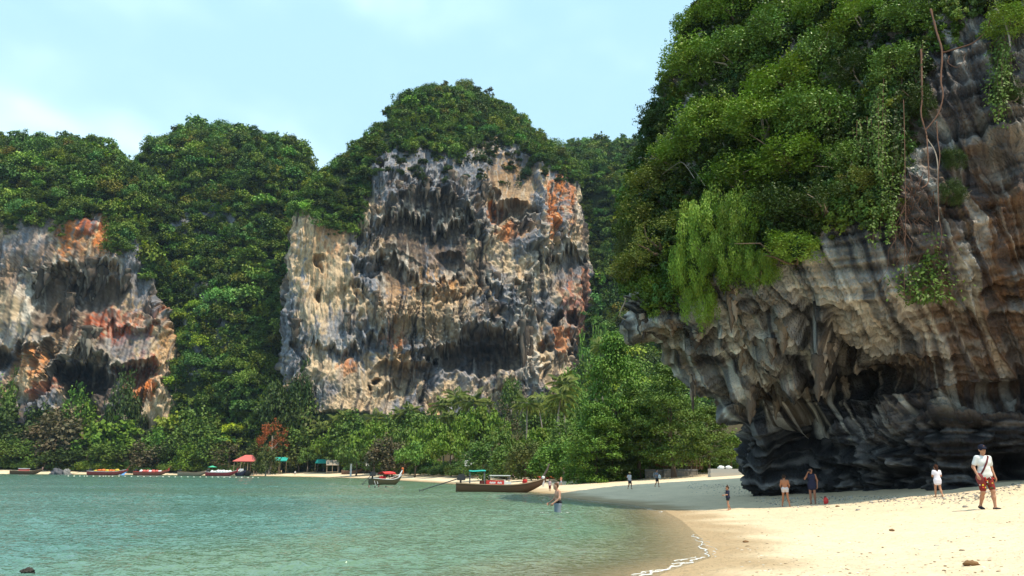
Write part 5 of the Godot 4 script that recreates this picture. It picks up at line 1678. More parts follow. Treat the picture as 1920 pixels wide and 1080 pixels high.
# ---------------------------------------------------------------- boats
func hull_ring(t: float, l: float, w: float, h: float, thick: float) -> Array:
	# t runs from the stern to the bow
	var half := w * 0.5 * (0.62 + 0.38 * sin(PI * clampf(t * 0.85 + 0.12, 0, 1))) * sqrt(clampf((1.0 - t) * 5.0, 0.0, 1.0)) + 0.02
	half = maxf(half - thick, 0.01)
	var top := h * (0.95 + 0.25 * pow(1.0 - t, 3.0) + 1.05 * pow(clampf((t - 0.5) / 0.5, 0, 1), 2.2))
	var keel := -0.3 * h + 1.75 * h * pow(clampf((t - 0.66) / 0.34, 0, 1), 1.7) + thick
	var x := (t - 0.5) * l
	var ring := []
	for k in 9:
		var a := PI * k / 8.0
		ring.append(Vector3(x, lerpf(top, keel, pow(sin(a), 0.7)), -cos(a) * half * (0.72 + 0.28 * absf(cos(a)))))
	ring[0] = Vector3(x, top, -half)
	ring[8] = Vector3(x, top, half)
	return ring

func skin_rings(b: MB, rings: Array, flip := false) -> void:
	var n: int = rings[0].size()
	var first := b.v.size()
	for r in rings:
		for p in r: b.pt(p)
	for i in rings.size() - 1:
		for k in n - 1:
			var a := first + i * n + k
			if flip: b.ix.append_array(PackedInt32Array([a, a + n, a + 1, a + 1, a + n, a + n + 1]))
			else: b.ix.append_array(PackedInt32Array([a, a + 1, a + n, a + 1, a + n + 1, a + n]))

func longtail(label: String, where: Vector3, yaw: float, l: float, w: float, h: float, o: Dictionary, group := "") -> Node3D:
	var t := thing("longtail_boat", where, yaw, label, "boat", group)
	var hm: StandardMaterial3D = o.get("hull", M.wood_dark)
	var outer := []
	var inner := []
	for k in 25:
		outer.append(hull_ring(k / 24.0, l, w, h, 0.0))
		inner.append(hull_ring(k / 24.0, l, w, h, 0.05))
	var b := MB.new()
	skin_rings(b, outer)
	var st: Array = outer[0]
	for k in 7: b.tri(st[0], st[k + 2], st[k + 1])
	part("hull", b.mesh(), hm, t)
	b = MB.new()
	skin_rings(b, inner, true)
	for k in 24:
		for s in [0, 8]:
			b.quad(outer[k][s], outer[k + 1][s], inner[k + 1][s], inner[k][s])
	part("inner_planking", b.mesh(), o.get("inside", M.wood_mid), t)
	for s in [0, 8]:
		b = MB.new()
		var pts := []
		var rr := []
		for k in 24:
			pts.append(outer[k][s] + Vector3(0, 0.02, 0))
			rr.append(0.035)
		b.tube(pts, rr, 6)
		part("gunwale", b.mesh(), o.get("rim", M.wood_pale), t)
	for k in [3, 7, 10, 13, 16, 18]:
		b = MB.new()
		b.box(Vector3(outer[k][0].x, outer[k][0].y - 0.12, 0), Vector3(0.16, 0.04, absf(outer[k][0].z) * 1.9))
		part("thwart", b.mesh(), M.wood_pale, t)
	# the tall stem at the bow with its sashes
	b = MB.new()
	var bow: Vector3 = outer[23][0]
	bow.z = 0
	var tip := bow + Vector3(l * 0.075, h * o.get("prow", 1.5), 0)
	b.tube([bow + Vector3(-0.25, -0.35 * h, 0), bow + Vector3(-0.02, 0.1, 0), bow.lerp(tip, 0.6) + Vector3(0.05, 0, 0), tip], [0.09, 0.085, 0.08, 0.06], 8)
	part("prow_post", b.mesh(), o.get("post", hm), t)
	if o.has("sash"):
		b = MB.new()
		var sp := bow.lerp(tip, o.get("sash_at", 0.25))
		b.tube([sp - Vector3(0.04, 0.12, 0), sp, sp + Vector3(0.03, 0.12, 0)], [0.13, 0.15, 0.12], 9)
		for k in 3: b.tube([sp + Vector3(0.02, -0.02, 0.1), sp + Vector3(0.06 - 0.05 * k, -0.35, 0.16), sp + Vector3(0.04 - 0.07 * k, -0.75, 0.13)], [0.03, 0.035, 0.02], 5)
		part("sash", b.mesh(), o.sash, t)
	if o.get("engine", true):
		# a car engine on a post, its long shaft and the propeller
		var ex := -l * 0.45
		var ey := h * 1.2
		b = MB.new()
		b.box(Vector3(ex, ey + 0.12, 0), Vector3(0.16, 0.3, 0.16))
		b.box(Vector3(ex + 0.02, ey + 0.45, 0), Vector3(0.62, 0.42, 0.42))
		b.box(Vector3(ex + 0.08, ey + 0.71, 0), Vector3(0.46, 0.12, 0.3))
		b.tube([Vector3(ex + 0.22, ey + 0.7, 0.1), Vector3(ex + 0.22, ey + 1.15, 0.1)], [0.025, 0.02], 6)
		b.tube([Vector3(ex + 0.34, ey + 0.45, 0), Vector3(ex + 0.4, ey + 0.45, 0)], [0.17, 0.17], 12)
		b.tube([Vector3(ex + 0.3, ey + 0.5, -0.1), Vector3(ex + 1.1, ey + 0.62, -0.1)], [0.025, 0.02], 6)
		part("engine", b.mesh(), M.engine, t)
		b = MB.new()
		var se := Vector3(ex - l * o.get("shaft", 0.42), 0.12, 0)
		b.tube([Vector3(ex - 0.2, ey + 0.38, 0), se], [0.05, 0.035], 7)
		b.tube([se.lerp(Vector3(ex, ey, 0), 0.1), se + Vector3(-0.05, -0.3, 0)], [0.02, 0.015], 5)
		part("tail_shaft", b.mesh(), M.engine, t)
		b = MB.new()
		for k in 3:
			var a := TAU * k / 3.0
			b.box(se + Vector3(-0.04, sin(a) * 0.09, cos(a) * 0.09), Vector3(0.02, 0.16, 0.08), Basis(Vector3(1, 0, 0), -a) * Basis(Vector3(0, 1, 0), 0.5))
		part("propeller", b.mesh(), M.engine, t)
	if o.has("canopy"):
		var c0: float = o.get("c0", -0.3) * l
		var c1: float = o.get("c1", 0.1) * l
		var cy: float = h + o.get("cy", 1.3)
		for x in [c0 + 0.08, c1 - 0.08]:
			for s in [-1, 1]:
				b = MB.new()
				b.tube([Vector3(x, h * 0.8, s * w * 0.4), Vector3(x, cy, s * w * 0.4)], [0.03, 0.03], 6)
				part("canopy_post", b.mesh(), o.get("poles", M.wood_pale), t)
		b = MB.new()
		for k in 6:
			for s in 4:
				var x0 := lerpf(c0, c1, s / 4.0)
				var x1 := lerpf(c0, c1, (s + 1) / 4.0)
				var f := func(x: float, q: int) -> Vector3:
					var a := lerpf(-1.0, 1.0, q / 6.0)
					return Vector3(x, cy + (0.1 if o.get("flat", false) else 0.22) * (1.0 - a * a) - 0.03 * sin((x - c0) * 4.0), a * w * 0.52)
				b.quad(f.call(x0, k), f.call(x0, k + 1), f.call(x1, k + 1), f.call(x1, k))
				b.quad(f.call(x0, k) - Vector3(0, 0.03, 0), f.call(x1, k) - Vector3(0, 0.03, 0), f.call(x1, k + 1) - Vector3(0, 0.03, 0), f.call(x0, k + 1) - Vector3(0, 0.03, 0))
		for s in ([] if o.get("flat", false) else [-1, 1]):
			b.box(Vector3((c0 + c1) * 0.5, cy - 0.05, s * w * 0.52), Vector3(c1 - c0, 0.12, 0.02))
		part("canopy", b.mesh(), o.canopy, t)
	return t

func kayak(label: String, where: Vector3, yaw: float, l: float, m: Material, m2: Material, group := "", tilt := 0.0) -> Node3D:
	var t := thing("kayak", where, yaw, label, "kayak", group)
	t.rotation.z = tilt
	var b := MB.new()
	var rings := []
	for k in 15:
		var u := k / 14.0
		var r := 0.34 * pow(sin(PI * clampf(u, 0.03, 0.97)), 0.6)
		var ring := []
		for q in 9:
			var a := TAU * q / 8.0
			ring.append(Vector3((u - 0.5) * l, 0.18 + sin(a) * r * 0.5 + 0.2 * pow(absf(u - 0.5) * 2.0, 3.0), cos(a) * r))
		rings.append(ring)
	skin_rings(b, rings)
	part("hull", b.mesh(), m, t)
	for s in [-0.16, 0.16]:
		b = MB.new()
		b.ball(Vector3(s * l, 0.33, 0), Vector3(l * 0.1, 0.05, 0.22), 12, 5)
		part("cockpit", b.mesh(), m2, t)
	return t

func plank_box(called: String, label: String, category: String, p: Vector3, s: Vector3, m: Material, yaw := 0.0, group := "") -> Node:
	var b := MB.new()
	b.box(Vector3(0, s.y * 0.5, 0), s)
	var o := part(called, b.mesh(), m, self)
	o.position = p
	o.rotation.y = yaw
	return tag(o, label, category, group)

func rock(label: String, p: Vector3, r: Vector3, seed_: int, tone_: Color, group := "") -> void:
	var b := MB.new()
	b.ball(Vector3.ZERO, r, 22, 14, 0.75, seed_)
	var g := FastNoiseLite.new()
	g.seed = seed_; g.frequency = 2.2 / r.x
	for k in b.v.size(): b.v[k] += b.v[k].normalized() * g.get_noise_3dv(b.v[k]) * r.x * 0.35
	var o := part("rock", b.mesh(), mat(tone_.r, tone_.g, tone_.b, 0.9, 0.2), self)
	o.position = p
	tag(o, label, "rock", group)

# ---------------------------------------------------------------- the things on the beach
func make_objects() -> void:
	M.wood_dark = mat(0.12, 0.068, 0.04, 0.6, 0.35)
	M.wood_mid = mat(0.17, 0.11, 0.065, 0.8)
	M.wood_pale = mat(0.3, 0.22, 0.14, 0.8)
	M.wood_red = mat(0.3, 0.075, 0.055, 0.6)
	M.engine = mat(0.03, 0.03, 0.032, 0.5, 0.5)
	M.red = mat(0.6, 0.05, 0.045, 0.6)
	M.orange = mat(0.65, 0.16, 0.04, 0.5)
	M.yellow = mat(0.62, 0.42, 0.05, 0.5)
	M.white = mat(0.75, 0.75, 0.74, 0.6)
	M.blue = mat(0.12, 0.3, 0.62, 0.7)
	M.teal = mat(0.03, 0.33, 0.27, 0.7)
	M.green = mat(0.08, 0.45, 0.26, 0.7)
	M.pink = mat(0.62, 0.33, 0.3, 0.7)
	M.roof_red = mat(0.55, 0.13, 0.11, 0.7)
	M.thatch = mat(0.3, 0.25, 0.19, 0.95)
	M.concrete = mat(0.27, 0.245, 0.21, 0.95)
	for k in 3: M["block%d" % k] = mat(0.24 + 0.04 * k, 0.22 + 0.035 * k, 0.19 + 0.03 * k, 0.95)
	M.grey = mat(0.22, 0.22, 0.22, 0.8)
	M.maroon = mat(0.12, 0.025, 0.03, 0.8)
	M.black = mat(0.015, 0.015, 0.018, 0.7)
	make_people()
	make_boats()
	make_huts()
	make_litter()

func make_people() -> void:
	var tan := Color(0.40, 0.2, 0.12)
	var brown := Color(0.27, 0.125, 0.075)
	var q := stand_at(1854, 955, 838)
	q[0].y -= 0.05
	var man: Node3D = person("walking man in a pale T-shirt, dark cap and red flowered shorts", q[0], q[1], 0.06, "walk", {"cell": 0.012, "skin": tan, "hair": Color(0.03, 0.02, 0.015), "cap": Color(0.014, 0.016, 0.03), "shirt": Color(0.62, 0.63, 0.62), "sleeve": 0.68, "hem": 0.9, "shorts": Color(0.2, 0.03, 0.025), "leg": 0.82, "shoes": Color(0.025, 0.025, 0.03), "girth": 0.96})
	var b := MB.new()
	b.tube([Vector3(0, 1.705, 0.082), Vector3(0, 1.7, 0.1)], [0.032, 0.03], 14)
	part("badge", b.mesh(), mat(0.75, 0.33, 0.1), man)
	# the flowers printed on the shorts, as small raised patches of cloth colour
	var g := RandomNumberGenerator.new()
	g.seed = 12
	for k in 26:
		b = MB.new()
		var leg := -1.0 if k % 2 else 1.0
		var y := g.randf_range(0.6, 0.97)
		var a := g.randf_range(-1.3, 1.3)
		var knee := Vector3(0.1 * leg, 0.53, 0.12 if leg > 0 else 0.0)
		var c := Vector3(0.09 * leg, 0.93, 0).lerp(knee, clampf((0.93 - y) / 0.4, 0, 1))
		var r := lerpf(0.118, 0.1, clampf((0.93 - y) / 0.4, 0, 1))
		b.ball(c + Vector3(sin(a) * r, 0, cos(a) * r), Vector3(g.randf_range(0.016, 0.03), g.randf_range(0.014, 0.03), 0.012), 8, 5, 0.4, k)
		part("flower", b.mesh(), [M.white, M.yellow, M.leaf_dark, M.red, M.black][k % 5], man)
	b = MB.new()
	b.tube([Vector3(0.13, 1.47, -0.03), Vector3(0.1, 1.44, 0.09), Vector3(0.0, 1.28, 0.155), Vector3(-0.1, 1.1, 0.15), Vector3(-0.17, 0.95, 0.08)], [0.02, 0.024, 0.024, 0.024, 0.02], 6)
	part("bag_strap", b.mesh(), M.maroon, man)
	b = MB.new()
	b.ball(Vector3(-0.2, 0.85, 0.07), Vector3(0.085, 0.15, 0.12), 14, 10, 0.25, 3)
	part("shoulder_bag", b.mesh(), mat(0.17, 0.035, 0.04), man)
	q = stand_at(1761, 933, 875)
	person("small girl in a white shirt dress, back turned, before the black rock", q[0], q[1], PI, "carry", {"cell": 0.018, "skin": tan, "hair": Color(0.05, 0.022, 0.014), "long": true, "shirt": Color(0.72, 0.68, 0.75), "sleeve": 0.6, "hem": 0.72, "dress": true, "head": 1.18})
	q = stand_at(1525, 946, 881)
	person("woman in a navy beach dress holding a camera to her face", q[0], q[1], -0.5, "camera", {"cell": 0.018, "skin": brown, "hair": Color(0.025, 0.016, 0.012), "long": true, "shirt": Color(0.024, 0.026, 0.05), "sleeve": 0.0, "hem": 0.72, "dress": true})
	var wp: Vector3 = q[0]
	b = MB.new()
	var cm: Vector3 = Vector3(-0.06, 1.6, 0.19) * float(q[1]) / 1.75
	b.box(Vector3.ZERO, Vector3(0.14, 0.09, 0.05))
	b.tube([Vector3(0, 0, 0.02), Vector3(0, 0, 0.09)], [0.035, 0.035], 10)
	var cam2 := part("camera_body", b.mesh(), M.black, self)
	cam2.name = numbered("photo_camera")
	cam2.position = wp + Basis(Vector3.UP, -0.5) * cm
	cam2.rotation.y = -0.5
	tag(cam2, "small black camera held up by the woman in navy", "camera")
	q = stand_at(1474, 950, 893)
	person("bare chested boy in white swim trunks striding beside the black rock", q[0], q[1], PI - 0.35, "stride", {"cell": 0.018, "skin": Color(0.36, 0.15, 0.075), "hair": Color(0.03, 0.02, 0.015), "shorts": Color(0.55, 0.5, 0.5), "leg": 0.25, "head": 1.1})
	q = stand_at(1366, 957, 915)
	person("toddler in a dark swim shirt reaching out, hair in a top knot", q[0], q[1], -1.35, "reach", {"cell": 0.02, "skin": tan, "hair": Color(0.05, 0.025, 0.015), "bun": true, "shirt": Color(0.025, 0.028, 0.05), "sleeve": 0.8, "shorts": Color(0.02, 0.03, 0.035), "leg": 0.4, "head": 1.35})
	# the wading man: his shorts dip into the water
	var p := on_water(1046, 962)
	var sc := -p.z / F
	var hgt := 84.0 * sc
	person("bare chested man wading in grey board shorts with a black band", p + Vector3(0, 54.0 * sc - hgt, 0), hgt, -1.3, "wade", {"cell": 0.018, "skin": Color(0.45, 0.24, 0.16), "hair": Color(0.1, 0.055, 0.03), "shorts": Color(0.22, 0.25, 0.29), "leg": 0.9, "band": Color(0.02, 0.02, 0.025)})
	b = MB.new()
	for k in 40:
		var a := g.randf() * TAU
		b.ball(p + Vector3(cos(a) * g.randf_range(0.25, 0.55) - g.randf() * 0.3, 0.02, sin(a) * g.randf_range(0.2, 0.4)), Vector3(g.randf_range(0.015, 0.05), 0.008, g.randf_range(0.015, 0.03)), 7, 4, 0.4, k)
	tag(part("foam", b.mesh(), M.foam, self), "small white splash round the wading man's legs", "foam", "", "stuff")
	q = stand_at(1181, 917.5, 887)
	person("beachgoer in a white shirt, dark shorts and yellow hat walking left of the wall", q[0], q[1], 0.6, "walk", {"cell": 0.028, "skin": brown, "hair": Color(0.03, 0.02, 0.015), "hat": Color(0.7, 0.55, 0.2), "shirt": Color(0.68, 0.66, 0.7), "sleeve": 0.8, "shorts": Color(0.06, 0.05, 0.06), "leg": 0.8})
	q = stand_at(1232, 913.5, 882.5)
	var cr := person("person in grey carrying bags in front of the concrete wall", q[0], q[1], 0.9, "carry", {"cell": 0.028, "skin": tan, "hair": Color(0.03, 0.02, 0.015), "shirt": Color(0.2, 0.22, 0.27), "shorts": Color(0.025, 0.022, 0.025), "leg": 0.7})
	b = MB.new()
	b.ball(Vector3(0.05, 1.05, 0.3), Vector3(0.17, 0.22, 0.13), 12, 8, 0.3, 2)
	part("white_bag", b.mesh(), M.white, cr)
	b = MB.new()
	b.ball(Vector3(-0.1, 1.2, -0.2), Vector3(0.17, 0.26, 0.13), 12, 8, 0.3, 4)
	part("backpack", b.mesh(), M.grey, cr)
	q = stand_at(1178, 886, 871)
	person("person in blue grey sitting height under the almond trees by the wall", q[0], q[1], 0.2, "stand", {"cell": 0.04, "skin": tan, "hair": Color(0.3, 0.3, 0.3), "shirt": Color(0.2, 0.25, 0.36), "shorts": Color(0.6, 0.6, 0.62), "leg": 0.7})
	q = stand_at(1076.5, 905.5, 884)
	person("person in a pink shirt and dark trousers right of the kayaks", q[0], q[1], 1.0, "stand", {"cell": 0.035, "skin": brown, "hair": Color(0.02, 0.015, 0.012), "shirt": Color(0.62, 0.36, 0.4), "sleeve": 0.9, "shorts": Color(0.05, 0.06, 0.05), "leg": 1.8})
	q = stand_at(962, 899, 886.5)
	person("distant walker in pink and black above the red banner", q[0], q[1], 0.8, "walk", {"cell": 0.04, "skin": tan, "hair": Color(0.05, 0.03, 0.02), "shirt": Color(0.55, 0.4, 0.4), "shorts": Color(0.03, 0.03, 0.035), "leg": 1.5})
	q = stand_at(1052, 910, 893.5)
	person("person in orange top and pale skirt bending beside the kayaks", q[0], q[1], 2.2, "carry", {"cell": 0.035, "skin": tan, "hair": Color(0.04, 0.02, 0.012), "shirt": Color(0.65, 0.3, 0.2), "shorts": Color(0.45, 0.47, 0.62), "leg": 0.8})
	q = stand_at(1031, 921, 900.5)
	person("person standing in the shallows right behind the longtail's bow", q[0], q[1], 2.6, "stand", {"cell": 0.035, "skin": tan, "hair": Color(0.03, 0.02, 0.015), "shirt": Color(0.6, 0.45, 0.5), "shorts": Color(0.16, 0.04, 0.05), "leg": 1.3})
	q = stand_at(1046, 915, 902)
	person("dark haired person half hidden behind the wading man's head", q[0], q[1], 2.9, "stand", {"cell": 0.035, "skin": tan, "hair": Color(0.02, 0.012, 0.01), "long": true, "shirt": Color(0.5, 0.35, 0.33), "shorts": Color(0.05, 0.05, 0.06), "leg": 0.5})
	for r in [[1017, 898, 888.5, "left one of two people crouching at the red kayak", Color(0.2, 0.05, 0.05)], [1022.5, 898, 887, "right one of two people crouching at the red kayak", Color(0.4, 0.06, 0.06)], [1028, 895, 885, "person standing in dark clothes behind the red kayak", Color(0.05, 0.04, 0.05)]]:
		q = stand_at(r[0], r[1], r[2])
		person(r[3], q[0], maxf(q[1], 1.1), 0.5, "carry", {"cell": 0.04, "skin": brown, "hair": Color(0.02, 0.015, 0.012), "shirt": r[4], "shorts": Color(0.04, 0.04, 0.05), "leg": 0.7})
	q = stand_at(553, 891.5, 883.2)
	person("walker in a white shirt alone on the far sand before the thatched hut", q[0], q[1], 0.3, "walk", {"cell": 0.05, "skin": tan, "hair": Color(0.03, 0.02, 0.015), "shirt": Color(0.72, 0.72, 0.74), "shorts": Color(0.04, 0.04, 0.05), "leg": 0.8})
	q = stand_at(479, 886.5, 877.5)
	person("person in orange red beside the pavilion on the far sand", q[0], q[1], 1.2, "stand", {"cell": 0.05, "skin": brown, "hair": Color(0.03, 0.02, 0.015), "shirt": Color(0.6, 0.14, 0.08), "shorts": Color(0.4, 0.12, 0.07), "leg": 0.9})
	q = stand_at(527, 889.5, 881.5)
	person("small far walker with green shorts left of the one in white", q[0], q[1], 0.3, "stand", {"cell": 0.05, "skin": tan, "hair": Color(0.03, 0.02, 0.015), "shirt": Color(0.5, 0.36, 0.22), "shorts": Color(0.12, 0.2, 0.12), "leg": 0.8})
	q = stand_at(490, 876, 868.5)
	person("person in white and lilac under the trees by the pavilion", q[0], q[1], 0.3, "stand", {"cell": 0.05, "skin": tan, "hair": Color(0.03, 0.02, 0.015), "shirt": Color(0.7, 0.66, 0.76), "shorts": Color(0.1, 0.1, 0.12), "leg": 0.8})
	# bathers by the red roofed boat
	for r in [[691.5, 914.5, 910, Color(0.42, 0.24, 0.17), "leftmost bather with wet shoulders beside the red roofed boat"], [703, 915, 912, Color(0.1, 0.08, 0.08), "bather whose dark head shows below the engine of the red roofed boat"], [709.5, 913, 910, Color(0.25, 0.12, 0.1), "bather close under the stern of the red roofed boat"], [723.5, 914.5, 911.5, Color(0.1, 0.09, 0.09), "rightmost bather apart from the others below the red roofed boat"]]:
		p = on_water(r[0], r[1])
		var k: float = (r[1] - r[2]) * -p.z / F
		person(r[4], p + Vector3(0, k - 1.6, 0), 1.62, 0.6, "carry", {"cell": 0.045, "skin": r[3], "hair": Color(0.02, 0.015, 0.012)}, "bathers")

func make_boats() -> void:
	# the long boat with the red banner
	var p := on_water(940, 923.5)
	var sc := -p.z / F
	var l := 165.0 * sc
	var t := longtail("dark wooden longtail boat with a red banner and turquoise sunshade, bow on the beach", p, 0.1, l, 1.35, 0.62, {"sash": M.white, "sash_at": 0.1, "prow": 2.1, "post": mat(0.13, 0.1, 0.085), "shaft": 0.44, "canopy": M.teal, "c0": -0.36, "c1": -0.18, "cy": 1.12, "flat": true, "poles": M.grey})
	var b := MB.new()
	b.box(Vector3.ZERO, Vector3(l * 0.195, 0.36, 0.02))
	var bn := part("banner", b.mesh(), M.red, t)
	bn.position = Vector3(-l * 0.075, 0.83, 0.6)
	for w in [[-0.3, 8], [0.14, 6]]:
		for k in int(w[1]):
			b = MB.new()
			b.box(Vector3(l * 0.195 * (float(w[0]) + 0.042 * k), 0.02 * sin(k * 2.1) - 0.02, 0.013), Vector3(0.045, 0.12 + 0.05 * absf(sin(k * 1.7)), 0.006))
			b.box(Vector3(l * 0.195 * (float(w[0]) + 0.042 * k) + 0.02, 0.04 * cos(k * 1.3), 0.0135), Vector3(0.05, 0.03, 0.006))
			part("lettering", b.mesh(), M.white, bn)
	b = MB.new()
	b.box(Vector3(l * 0.06, 0.8, 0.5), Vector3(l * 0.085, 0.2, 0.16))
	b.box(Vector3(l * 0.03, 0.86, 0.54), Vector3(0.14, 0.36, 0.1))
	part("white_bundle", b.mesh(), M.white, t)
	b = MB.new()
	b.box(Vector3(-l * 0.02, 1.4, 0), Vector3(l * 0.23, 0.07, 0.9))
	part("rolled_awning", b.mesh(), M.white, t)
	for x in [-0.13, 0.085]:
		for s in [-0.42, 0.42]:
			b = MB.new()
			b.tube([Vector3(l * x, 0.5, s), Vector3(l * x, 1.4, s)], [0.02, 0.02], 5)
			part("awning_post", b.mesh(), M.grey, t)
	b = MB.new()
	b.box(Vector3(-l * 0.2, 0.78, 0.1), Vector3(l * 0.08, 0.36, 0.8))
	part("engine_box", b.mesh(), mat(0.12, 0.035, 0.03), t)
	var seat := t.transform * Vector3(l * 0.26, 0.62, 0.1)
	person("person in a red shirt sitting near the bow of the red bannered boat", seat + Vector3(0, -0.86 * 0.78, 0), 1.37, -0.4, "sit", {"cell": 0.03, "skin": Color(0.3, 0.15, 0.1), "hair": Color(0.02, 0.015, 0.012), "shirt": Color(0.6, 0.05, 0.045), "sleeve": 0.9, "shorts": Color(0.08, 0.03, 0.03), "leg": 0.9})
	# the smaller boat with the red roof
	p = on_water(724, 909.5)
	sc = -p.z / F
	t = longtail("small longtail boat with a rounded red roof and white painted bow", p, 0.72, 66.0 * sc, 1.5, 0.7, {"hull": mat(0.1, 0.085, 0.05), "rim": M.white, "sash": M.orange, "sash_at": 0.85, "post": M.white, "prow": 1.3, "shaft": 0.3, "canopy": M.red, "c0": -0.18, "c1": 0.2, "cy": 0.75, "poles": M.maroon})
	b = MB.new()
	b.box(Vector3(-66.0 * sc * 0.2, 0.85, 0.55), Vector3(66.0 * sc * 0.2, 0.5, 0.06))
	part("red_side_board", b.mesh(), mat(0.4, 0.02, 0.03), t)
	b = MB.new()
	b.tube([Vector3(-66.0 * sc * 0.4, 0.9, 0.45), Vector3(-66.0 * sc * 0.36, 0.2, 0.7), Vector3(-66.0 * sc * 0.44, 0.05, 0.75), Vector3(-66.0 * sc * 0.47, 0.7, 0.5)], [0.03, 0.03, 0.03, 0.03], 6)
	part("white_ladder", b.mesh(), M.white, t)
	# the boats drawn up along the far shore
	var gb := "longtail boats drawn up on the far shore"
	var far := [
		[50, 888.4, 58, 0.02, {"hull": M.wood_dark, "engine": false, "sash": M.pink, "cabin": M.roof_red}, "leftmost brown longtail boat with a small white and red cabin"],
		[202, 888.6, 72, 0.06, {"hull": mat(0.3, 0.06, 0.055), "rim": M.white, "cargo": M.orange}, "red sided longtail boat heaped with orange cargo"],
		[284, 889.0, 62, 0.1, {"hull": mat(0.26, 0.085, 0.06), "rim": M.red, "sash": M.red, "cargo": M.roof_red}, "red brown longtail boat with a red sash, right of the blue tarpaulin"],
		[362, 889.4, 54, 0.05, {"hull": mat(0.3, 0.22, 0.16), "rim": M.wood_pale, "prow": 0.6}, "plain sun bleached longtail boat with its long shaft raised"],
		[416, 890.0, 58, 0.03, {"hull": mat(0.3, 0.05, 0.06), "rim": M.white, "sash": M.red, "cargo": M.white}, "red and white longtail boat by the green parasol"],
		[452, 889.6, 26, -0.9, {"hull": mat(0.06, 0.05, 0.09), "cargo": M.grey}, "dark short looking longtail boat end on beside the white board"],
		[464, 890.2, 24, -1.2, {"hull": mat(0.06, 0.045, 0.04), "rim": M.wood_mid, "engine": false}, "dark boat seen end on, rightmost of the far row"]]
	for f in far:
		p = on_water(f[0], f[1])
		p = Vector3(p.x * 245.0 / -p.z, 0.15, -245.0)
		l = f[2] * 245.0 / F / maxf(cos(float(f[3])), 0.5)
		t = longtail(f[5], p, f[3], l, 1.9, 0.85, f[4], gb)
		if f[4].has("cabin"):
			b = MB.new()
			b.box(Vector3(-l * 0.1, 1.2, 0), Vector3(l * 0.28, 0.7, 1.2))
			part("cabin", b.mesh(), f[4].cabin, t)
			b = MB.new()
			b.box(Vector3(-l * 0.1, 1.62, 0), Vector3(l * 0.3, 0.14, 1.4))
			part("cabin_roof", b.mesh(), M.white, t)
		if f[4].has("cargo"):
			var g := RandomNumberGenerator.new()
			g.seed = int(f[0])
			for k in 7:
				b = MB.new()
				b.ball(Vector3(l * (-0.3 + 0.09 * k), 1.0 + g.randf() * 0.2, g.randf_range(-0.3, 0.4)), Vector3(l * 0.06, g.randf_range(0.3, 0.55), 0.5), 9, 6, 0.5, k)
				part("cargo", b.mesh(), f[4].cargo if k % 3 else M.yellow if f[0] == 202 else M.white, t)
	# boats on the sand behind them
	var sand_boat := func(px: float, py: float, w: float, hgt: float, m: Material, yaw: float, label: String) -> Node3D:
		var q := ground_at(px, py)
		var s := -q.z / F
		return longtail(label, q, yaw, w * s, minf(w * s * 0.35, 1.7), hgt * s * 0.6, {"hull": m, "rim": M.wood_pale, "engine": false, "prow": 0.3})
	sand_boat.call(249, 881, 20, 9, mat(0.07, 0.07, 0.08), 0.4, "dark boat on the sand right of the blue and white tarpaulin")
	sand_boat.call(336, 880, 28, 8, mat(0.14, 0.12, 0.11), 0.1, "dark grey boat propped up on the sand under the trees")
	sand_boat.call(373, 878.5, 13, 6, M.pink, 0.3, "small pink boat on the grass")
	sand_boat.call(660, 888.5, 38, 9, mat(0.2, 0.12, 0.08), 0.05, "brown wooden boat ashore left of the driftwood")
	sand_boat.call(722, 881.5, 54, 9, mat(0.05, 0.035, 0.05), 0.12, "long dark covered boat on the sand behind the red roofed boat")
	sand_boat.call(1380, 880, 46, 12, mat(0.4, 0.26, 0.05), 0.05, "yellow striped wooden boat behind the concrete steps")
	# kayaks
	var gk := "kayaks on the sand"
	for k in [[1022, 898.5, 30, 0.15, "red kayak with people round it", M.red, M.black], [1051, 899, 40, 0.22, "long red and yellow kayak behind the longtail's bow post", M.orange, M.yellow], [1068, 894.5, 24, 0.1, "far red kayak next to the person in pink", M.red, M.white], [1176, 895, 22, 0.1, "yellow kayak half behind the walker in the yellow hat", M.yellow, M.orange], [1190, 895, 18, -0.1, "red kayak leaning at the left end of the wall", M.orange, M.red], [500, 880.5, 10, 0.1, "short orange kayak by the pavilion on the far sand", M.orange, M.red], [531, 880, 15, 0.1, "orange and red kayaks' foremost one under the turquoise awning", M.orange, M.red], [536, 878, 14, 0.1, "yellow kayak behind the orange one under the awning", M.yellow, M.orange]]:
		var q := ground_at(k[0], k[1])
		kayak(k[4], q, k[3], maxf(k[2] * -q.z / F, 2.2), k[5], k[6], gk)
	# floats of the swimming line
	b = MB.new()
	b.ball(Vector3(0, 0.06, 0), Vector3(0.17, 0.13, 0.15), 10, 7)
	b.tube([Vector3(-0.2, 0.06, 0), Vector3(0.2, 0.06, 0)], [0.03, 0.03], 6)
	var bm := b.mesh()
	var xs := [128, 139, 149.6, 158, 163, 175, 187, 193.6, 198, 204, 211, 223, 234.5, 246.5, 258.5, 269.8, 282, 293.5, 305.5, 317, 328.5, 340, 352, 363.5, 375.5, 386.5, 398, 409, 420, 431, 442.5, 453, 465, 474, 484]
	for k in xs.size():
		var o := part("buoy", bm, mat(0.7, 0.68, 0.55), self)
		o.position = on_water(xs[k], lerpf(893.2, 896.0, (xs[k] - 128.0) / 356.0))
		o.rotation.y = k * 0.7
		tag(o, "small white float of the swimming line before the far boats", "buoy", "floats of the swimming line")

